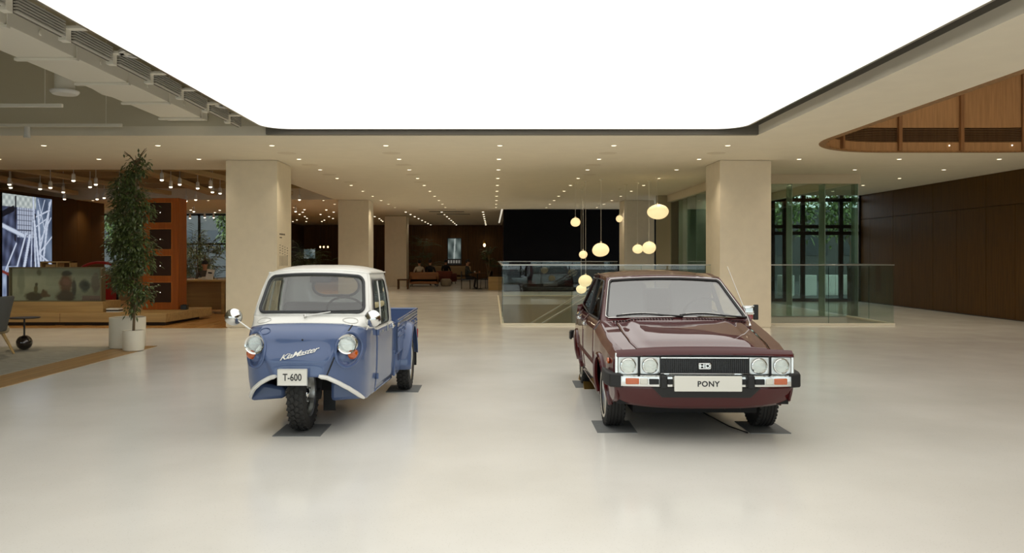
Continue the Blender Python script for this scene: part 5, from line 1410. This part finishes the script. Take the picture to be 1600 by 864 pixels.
# ------------------------------------------------ plants in the store and lounge
def palm(name, lab, loc, h, nf, L, group, pot=None):
    t = thing(name, lab, 'plant', loc, 0, group)
    st = MB(); lf = MB()
    for k in range(3):
        a = 2*PI*k/3+random.random(); top = Vector((.14*math.cos(a), .14*math.sin(a), h*(.30+.24*k)))
        st.tube([(.04*math.cos(a), .04*math.sin(a), 0), top*.5+Vector((.02, 0, 0)), top], .018, 6)
        for j in range(nf):
            b = 2*PI*j/nf+random.uniform(-.3, .3); el = random.uniform(.25, 1.45); ln = L*random.uniform(.6, 1.1)
            d = Vector((math.cos(b)*math.cos(el), math.sin(b)*math.cos(el), math.sin(el)))
            prev = top
            for q in range(1, 9):
                p = top+d*ln*q/8+Vector((0, 0, -.32*ln*(q/8)**2.4))
                sd = (p-prev).cross(Vector((0, 0, 1)))
                if sd.length < 1e-4: sd = Vector((1, 0, 0))
                sd.normalize()
                for s in (-1, 1): leaf(lf, p, sd*s*.8+(p-prev).normalized()*.7+Vector((0, 0, -.2)), ln*.32, .035, Vector((0, 0, 1)))
                prev = p
    st.build('stem', M_BARK, t); lf.build('fronds', M_LEAF2, t, smooth=0)
    if pot: MB().lathe([(pot*.8, -.0), (pot, .4), (pot-.03, .4), (pot-.04, .34), (0, .34)], 24).build('pot', mat('dark_pot', (60, 56, 50), .7), t)
    return t
palm('palm_plant', 'dark leafy palm behind the book table beside the column', (-9.2, 25.5, 0), 2.0, 9, 1.0, 'palms of the store and lounge', .25)
palm('palm_plant', 'tall dark palm right of the orange cabinet by the windows', (-10.9, 29.5, 0), 2.4, 9, 1.1, 'palms of the store and lounge', .25)
palm('palm_plant', 'broad dark palm before the far store window', (-12.4, 32.2, 0), 2.1, 9, 1.2, 'palms of the store and lounge', .28)
palm('palm_plant', 'palm in the dark gap left of the second column', (-9.6, 42, 0), 1.8, 9, 1.3, 'palms of the store and lounge', .3)
palm('palm_plant', 'wide palm in the dark gap right above the truck roof', (-10.6, 44, 0), 1.9, 9, 1.3, 'palms of the store and lounge', .3)
palm('palm_plant', 'dim palm between the second column and its neighbour', (-7.6, 44, 0), 1.6, 8, 1.1, 'palms of the store and lounge', .3)
palm('palm_plant', 'tall palm against the dark wall right of the farthest column', (-4.1, 47, 0), 2.6, 11, 1.3, 'palms of the store and lounge', .3)
# planter box with bushy plant
t = thing('planter_box', 'square oak planter box beside the glass balustrade corner', 'planter', (.16, 36, 0))
MB().ring(lambda u, v: Vector((u*.36, (v-.5)*.72, .66)), rrect(-.9, .9, .05, .95, .02, .02, 2), 1).box(-.36, .36, -.36, .36, 0, .60).build('box', M_OAK, t, smooth=0)
B(-.33, .33, -.33, .33, .60, .63).build('soil', M_SOIL, t, smooth=0)
palm('palm_plant', 'bushy palm growing in the oak planter box', (-.2, 36, .63), 1.25, 11, .55, 'palms of the store and lounge')
# ------------------------------------------------ far lounge furniture
def sofa(name, lab, loc, rz, w_, mtl, depth=.85, back=.72):
    t = thing(name, lab, 'sofa' if w_ > 1.1 else 'armchair', loc, rz)
    B(-w_/2, w_/2, -depth/2, depth/2, .13, .42).build('seat', mtl, t, bevel=.05, seg=3)
    B(-w_/2, w_/2, depth/2-.2, depth/2, .2, back).build('backrest', mtl, t, bevel=.06, seg=3)
    for s in (-1, 1): B(*sorted((s*w_/2, s*(w_/2-.16))), -depth/2, depth/2, .15, .58).build('armrest', mtl, t, bevel=.05, seg=3)
    for sx in (-1, 1):
        for sy in (-1, 1): MB().tube([(sx*(w_/2-.08), sy*(depth/2-.08), .14), (sx*(w_/2-.06), sy*(depth/2-.06), 0)], .018, 8).build('leg', M_BLACKMETAL, t)
    return t
M_TAN = mat('tan_leather', (150, 100, 56), .5); M_BRICK = mat('brick_fabric', (112, 52, 36), .8); M_CREAMSOFA = mat('cream_fabric', (168, 142, 104), .9)
sofa('sofa', 'tan leather sofa seen from behind near the farthest column', (-3.45, 40.3, 0), PI, 1.45, M_TAN)
sofa('armchair', 'brick red armchair behind the tan sofa', (-2.55, 43.6, 0), PI*.9, .95, M_BRICK)
sofa('sofa', 'long cream sofa seen from behind at the back of the lounge', (-2.6, 49.3, 0), PI, 2.5, M_CREAMSOFA, back=.92)
t = thing('pouf', 'round grey pouf at the end of the tan sofa', 'pouf', (-2.38, 40.4, 0)); MB().lathe([(.22, 0), (.28, .1), (.28, .3), (.2, .38), (0, .39)], 24).build('cushion', mat('grey_pouf', (150, 136, 116), .9), t, smooth=60)
t = thing('stool', 'dark wooden stool at the foot of the farthest column', 'stool', (-4.15, 36.9, 0))
B(-.26, .26, -.2, .2, .40, .46).build('seat', M_WOODDARK, t, bevel=.01)
for sx in (-1, 1):
    for sy in (-1, 1): B(sx*.22-.03, sx*.22+.03, sy*.16-.03, sy*.16+.03, 0, .40).build('leg', M_WOODDARK, t, smooth=0)
# round table with chairs
t = thing('cafe_table', 'dark round cafe table left of the planter box', 'table', (-.72, 37.0, 0))
MB().lathe([(.40, .71), (.40, .74), (0, .74)], 28).build('table_top', M_WOODDARK, t); MB().tube([(0, 0, .02), (0, 0, .72)], .03, 8).build('stem', M_BLACKMETAL, t); MB().lathe([(.24, 0), (.24, .02), (.03, .04)], 20).build('foot', M_BLACKMETAL, t)
for k, (dx, c_) in enumerate(((-.12, (220, 214, 200)), (.1, (190, 120, 80)))):
    tag(MB().lathe([(.03, 0), (.04, .09), (.036, .09), (.028, .01), (0, .01)], 14).build('cup', mat('cup_%d' % k, c_, .4), loc=(-.72+dx, 36.9, .741)), '%s cup on the round cafe table' % ('white', 'orange')[k], 'cup')
def cafe_chair(loc, rz, lab):
    t = thing('cafe_chair', lab, 'chair', loc, rz, 'cafe chairs at the round table')
    B(-.21, .21, -.21, .21, .42, .46).build('seat', M_BLACKMETAL, t, bevel=.01); B(-.21, .21, .19, .22, .55, .82).build('backrest', M_BLACKMETAL, t, bevel=.01)
    for sx in (-1, 1):
        MB().tube([(sx*.19, .2, .82), (sx*.19, .2, .0)], .014, 6).build('leg', M_BLACKMETAL, t); MB().tube([(sx*.19, -.19, .43), (sx*.2, -.2, 0)], .014, 6).build('leg', M_BLACKMETAL, t)
cafe_chair((-1.25, 36.9, 0), PI/2+PI, 'dark cafe chair under the seated person at the round table') if False else cafe_chair((-1.25, 36.9, 0), PI/2, 'dark cafe chair under the seated person at the round table')
cafe_chair((-.3, 37.5, 0), -PI/2-.6, 'empty dark cafe chair between round table and planter box')
# framed picture, lit, pendants
def fram_pic(u, v):
    c = mixc((60, 72, 70), (150, 164, 158), .5+.5*math.sin(7*u+2*v)*math.cos(9*v))
    if abs(u-.45-.1*v) < .06: c = (196, 206, 200)
    if v < .22: c = (34, 32, 30)
    if v < .17 and v > .06 and (u*5) % 1 < .6: c = (150, 146, 136)
    return c
t = thing('wall_picture', 'lit grey portrait picture on the dark lounge wall', 'picture', (-2.5, 51.88, 1.0))
B(-.46, .46, 0, .05, -.05, 1.72).build('frame', M_BLACKMETAL, t, smooth=0)
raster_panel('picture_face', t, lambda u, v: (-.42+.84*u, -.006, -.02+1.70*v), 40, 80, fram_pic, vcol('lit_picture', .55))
t = thing('wall_picture', 'small grey lit picture above the palms left of the second column', 'picture', (-12.0, 51.88, 1.35))
B(-.46, .46, 0, .05, 0, .66).build('frame', M_BLACKMETAL, t, smooth=0)
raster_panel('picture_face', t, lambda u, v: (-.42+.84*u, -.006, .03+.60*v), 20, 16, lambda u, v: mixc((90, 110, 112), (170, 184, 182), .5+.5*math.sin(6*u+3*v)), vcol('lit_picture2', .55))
M_BULB = emis('warm_bulb', (255, 216, 150), 6)
for k, x in enumerate((-9.75, -9.55, -9.32)):
    t = thing('bulb_lamp', 'small warm bulb, %s of three in a row above the palms' % ('left', 'middle', 'right')[k], 'lamp', (x, 45, 2.05), 0, 'three warm bulbs'); 
    MB().ball((0, 0, 0), (.04, .04, .055), 12, 8).build('bulb', M_BULB, t, smooth=80); MB().tube([(0, 0, .05), (0, 0, 1.5)], .005, 5).build('cord', M_BLACKMETAL, t); MB().lathe([(.03, .04), (.02, .1), (0, .11)], 10).build('socket', M_BRASS, t)
t = thing('bulb_lamp', 'single warm bulb beside the palm in the planter box', 'lamp', (-.42, 40, 2.08)); MB().ball((0, 0, 0), (.06, .06, .09), 12, 8).build('bulb', M_BULB, t, smooth=80); MB().tube([(0, 0, .05), (0, 0, 1.47)], .005, 5).build('cord', M_BLACKMETAL, t); MB().lathe([(.04, .07), (.1, .14), (.02, .26)], 14).build('shade', M_BRASS, t)

# ------------------------------------------------ people (small, far away)
M_SKIN = mat('skin', (186, 140, 112), .6); M_HAIR = mat('dark_hair', (26, 20, 17), .6); M_SHOE = mat('shoe', (40, 36, 34), .6)
def person(lab, loc, rz, pose, shirt, trousers):
    """skin-modifier body; local: faces -y, origin at floor below the hips"""
    J = {}; hz = pose['hip']
    J['pel'] = (0, 0, hz); ln = pose.get('lean', .08)
    J['waist'] = (0, ln*.4, hz+.20); J['chest'] = (0, ln, hz+.38); J['neck'] = (0, ln+.01, hz+.53); J['headb'] = (0, ln-.01, hz+.60); J['head'] = (0, ln-.03, hz+.70); J['top'] = (0, ln-.02, hz+.79)
    E = [('pel', 'waist'), ('waist', 'chest'), ('chest', 'neck'), ('neck', 'headb'), ('headb', 'head'), ('head', 'top')]
    R = {'pel': (.15, .12), 'waist': (.13, .10), 'chest': (.16, .115), 'neck': (.055, .055), 'headb': (.065, .07), 'head': (.082, .098), 'top': (.055, .065)}
    for s, n_ in ((-1, 'l'), (1, 'r')):
        kn = pose['knee']; ft = pose['foot']; el = pose['elbow']; hd = pose['hand']
        J['hip'+n_] = (s*.09, -.03, hz-.01); J['kn'+n_] = (s*kn[0], kn[1], kn[2]); J['an'+n_] = (s*ft[0], ft[1], ft[2]); J['toe'+n_] = (s*ft[0]*1.05, ft[1]-.17, max(.035, ft[2]-.06))
        J['sh'+n_] = (s*.185, ln+.01, hz+.45); J['el'+n_] = (s*el[0], el[1]+ln, hz+el[2]); J['ha'+n_] = (s*hd[0], hd[1]+ln, hz+hd[2]); J['fi'+n_] = (s*hd[0]*.9, hd[1]+ln-.09, hz+hd[2]-.01)
        E += [('pel', 'hip'+n_), ('hip'+n_, 'kn'+n_), ('kn'+n_, 'an'+n_), ('an'+n_, 'toe'+n_), ('chest', 'sh'+n_), ('sh'+n_, 'el'+n_), ('el'+n_, 'ha'+n_), ('ha'+n_, 'fi'+n_)]
        R.update({'hip'+n_: (.095, .095), 'kn'+n_: (.062, .062), 'an'+n_: (.042, .042), 'toe'+n_: (.038, .028), 'sh'+n_: (.06, .06), 'el'+n_: (.043, .043), 'ha'+n_: (.032, .03), 'fi'+n_: (.03, .016)})
    names = list(J); me = bpy.data.meshes.new('person'); me.from_pydata([J[k] for k in names], [(names.index(a), names.index(b)) for a, b in E], [])
    o = bpy.data.objects.new('person', me); COL.objects.link(o)
    sk = o.modifiers.new('skin', 'SKIN'); sk.use_smooth_shade = True
    for i, k in enumerate(names):
        v = me.skin_vertices[0].data[i]; v.radius = R[k]; v.use_root = (k == 'pel')
    sb = o.modifiers.new('sub', 'SUBSURF'); sb.levels = 2; sb.render_levels = 2
    dg = bpy.context.evaluated_depsgraph_get(); bm_ = bpy.data.meshes.new_from_object(o.evaluated_get(dg)); bpy.data.objects.remove(o); 
    o = bpy.data.objects.new('person', bm_); COL.objects.link(o)
    for m in (M_SKIN, shirt, trousers, M_SHOE, M_HAIR): bm_.materials.append(m)
    hzn = hz+.555
    segs_ = [(a, b) for a, b in E]
    def near(p):
        best, bs = 9, None
        for a, b in segs_:
            A, B_ = Vector(J[a]), Vector(J[b]); t_ = max(0, min(1, (p-A).dot(B_-A)/max(1e-9, (B_-A).length_squared))); d = (p-A-(B_-A)*t_).length
            if d < best: best, bs = d, (a, b, t_)
        return bs
    for pl_ in bm_.polygons:
        a, b, t_ = near(pl_.center)
        if a in ('neck', 'headb', 'head'): pl_.material_index = 0
        elif a[:2] == 'ha' or (a[:2] == 'el' and t_ > .85): pl_.material_index = 0
        elif a[:2] in ('hi', 'kn') or (a == 'pel' and b[:3] == 'hip') or (a == 'pel' and t_ < .3): pl_.material_index = 2
        elif a[:2] == 'an': pl_.material_index = 3
        else: pl_.material_index = 1
        pl_.use_smooth = True
    o.location = loc; o.rotation_euler = (0, 0, rz); tag(o, lab, 'person')
    c = Vector(J['head'])
    def cap(p): return 1 if (p.y > -.25 or p.z > .45) else .86
    MB().ball((c.x, c.y+.012, c.z+.035), (.09, .104, .105), 18, 12, cap).build('hair', M_HAIR, o, smooth=60)
    MB().ball((c.x-.03, c.y-.092, c.z+.012), .011, 8, 6).ball((c.x+.03, c.y-.092, c.z+.012), .011, 8, 6).build('eyes', M_HAIR, o)
    MB().tube([(c.x, c.y-.09, c.z+.01), (c.x, c.y-.115, c.z-.025), (c.x, c.y-.095, c.z-.035)], [.008, .014, .01], 6).build('nose', M_SKIN, o)
    for s in (-1, 1): MB().ball((c.x+s*.083, c.y+.005, c.z-.005), (.012, .02, .03), 8, 6).build('ear', M_SKIN, o)
    return o
sit = dict(hip=.52, knee=(.12, -.44, .50), foot=(.13, -.42, .08), elbow=(.25, -.08, .22), hand=(.16, -.30, .14))
rec = dict(hip=.50, lean=.26, knee=(.10, -.46, .58), foot=(.12, -.80, .30), elbow=(.26, -.10, .22), hand=(.12, -.26, .12))
M_SH1 = mat('white_shirt', (196, 186, 168), .9); M_SH2 = mat('black_shirt', (24, 24, 26), .9); M_TR = mat('dark_trousers', (42, 40, 44), .9); M_TR2 = mat('khaki_trousers', (120, 104, 80), .9)
person('person in a pale top leaning back on the tan sofa', (-3.75, 40.25, 0), PI+.25, rec, M_SH1, M_TR2)
person('person in a black top sitting upright beside the pale one', (-3.15, 40.25, 0), PI-.2, sit, M_SH2, M_TR)
person('person in dark clothes sitting in the brick red armchair', (-2.55, 43.6, 0), PI*.9, sit, M_SH2, M_TR)
person('person in dark clothes seated at the round cafe table', (-1.22, 36.9, 0), PI/2, dict(hip=.54, lean=-.04, knee=(.11, -.42, .50), foot=(.12, -.36, .08), elbow=(.24, -.14, .22), hand=(.12, -.36, .20)), mat('dark_green_top', (44, 46, 42), .9), M_TR)
person('person with dark hair sitting behind the long book table', (-8.75, 24.2, 0), .3, dict(hip=.56, knee=(.12, -.42, .5), foot=(.13, -.4, .08), elbow=(.25, -.1, .22), hand=(.14, -.3, .24)), mat('grey_brown_top', (80, 70, 60), .9), M_TR)
def shrub(lab, x, y, h, r, n=900):
    bl = [(random.uniform(-.5, .5)*r, random.uniform(-.3, .3)*r, .35+random.random()*(h-.5), r*.5, r*.4, h*.2) for _ in range(9)]
    t = leafy_tree('leafy_shrub', lab, 'shrub', (x, y, .0), [(0, 0, 0), (.05, 0, h*.3), (0, .05, h*.6), (.05, 0, h*.85)], bl, n, .16, .06, M_LEAF2, M_BARK, 'shrubs before the store windows')
    MB().lathe([(.2, 0), (.24, .35), (.2, .35), (.19, .3), (0, .3)], 20).build('pot', mat('dark_pot', (60, 56, 50), .7), t)
shrub('dense dark shrub before the store window, nearest the orange cabinet', -14.6, 36.3, 2.5, .85)
shrub('dense dark shrub before the store window, middle one', -13.2, 34.7, 2.2, .8)
shrub('dense dark shrub before the store window, hidden partly by the column', -11.9, 33.2, 2.2, .7)
t = thing('stool', 'low stool under the person behind the book table', 'stool', (-8.75, 24.25, .006)); MB().lathe([(.2, .36), (.2, .42), (0, .42)], 20).build('seat', M_OAK, t)
for k in range(3): MB().tube([(.13*math.cos(k*2.1), .13*math.sin(k*2.1), .37), (.18*math.cos(k*2.1), .18*math.sin(k*2.1), 0)], .015, 6).build('leg', M_OAK, t)

# ------------------------------------------------ outdoors
def otree(lab, x, y, h, r, n=1500, g='trees outside the windows', L=.30):
    bl = [(random.uniform(-.5, .5)*r, random.uniform(-.5, .5)*r, h*.45+random.random()*h*.5, r*.55, r*.55, h*.22) for _ in range(8)]
    t = leafy_tree('outdoor_tree', lab, 'tree', (x, y, -.05), [(0, 0, 0), (.1, 0, h*.3), (0, .1, h*.6), (.1, 0, h*.85)], bl, n, L, L*.55, M_LEAFO, M_BARK, g)
otree('green tree outside the left store window', -20.5, 44, 5, 1.8)
otree('green tree outside the store windows behind the ficus', -18.0, 42, 4.2, 1.3)
otree('green tree outside the far store window beside the column', -14.4, 44.5, 5, 1.3)
otree('tree outside the entrance, left transom pane', 13.4, 36.5, 6.5, 1.6, 900)
otree('tree outside the entrance, right transom pane', 17.2, 38.5, 6.8, 1.8, 1000)
otree('tree outside the entrance, far right edge', 20.5, 40, 6.2, 1.5)
t = thing('grey_building', 'plain grey building outside behind the entrance doors', 'building', (17, 50, -.02)); B(-8, 8, 0, 4, 0, 4.6).build('wall', M_CONC, t, smooth=0)
for k in range(6): B(-7+2.4*k, -5.6+2.4*k, -.05, 0, 1.6, 3.2).build('window', mat('dark_window', (50, 58, 62), .2), t, smooth=0)
t = thing('store_building', 'pale building outside the bookstore windows', 'building', (-24, 62, -.05)); B(-12, 18, 0, 4, 0, 9).build('wall', M_CONC, t, smooth=0)
for k in range(8): B(-11+3.2*k, -9+3.2*k, -.05, 0, 2, 3.6).build('window', mat('dark_window', (50, 58, 62), .2), t, smooth=0)
for k in range(4): tag(B(-.25, .25, -.25, .25, 0, .8).build('white_bollard', M_WHITE, loc=(11.4+.95*k, 31+.2*k, -.02), bevel=.02), 'low white block outside the entrance doors, %s from the left' % ('first', 'second', 'third', 'fourth')[k], 'bollard', 'white blocks outside the entrance')
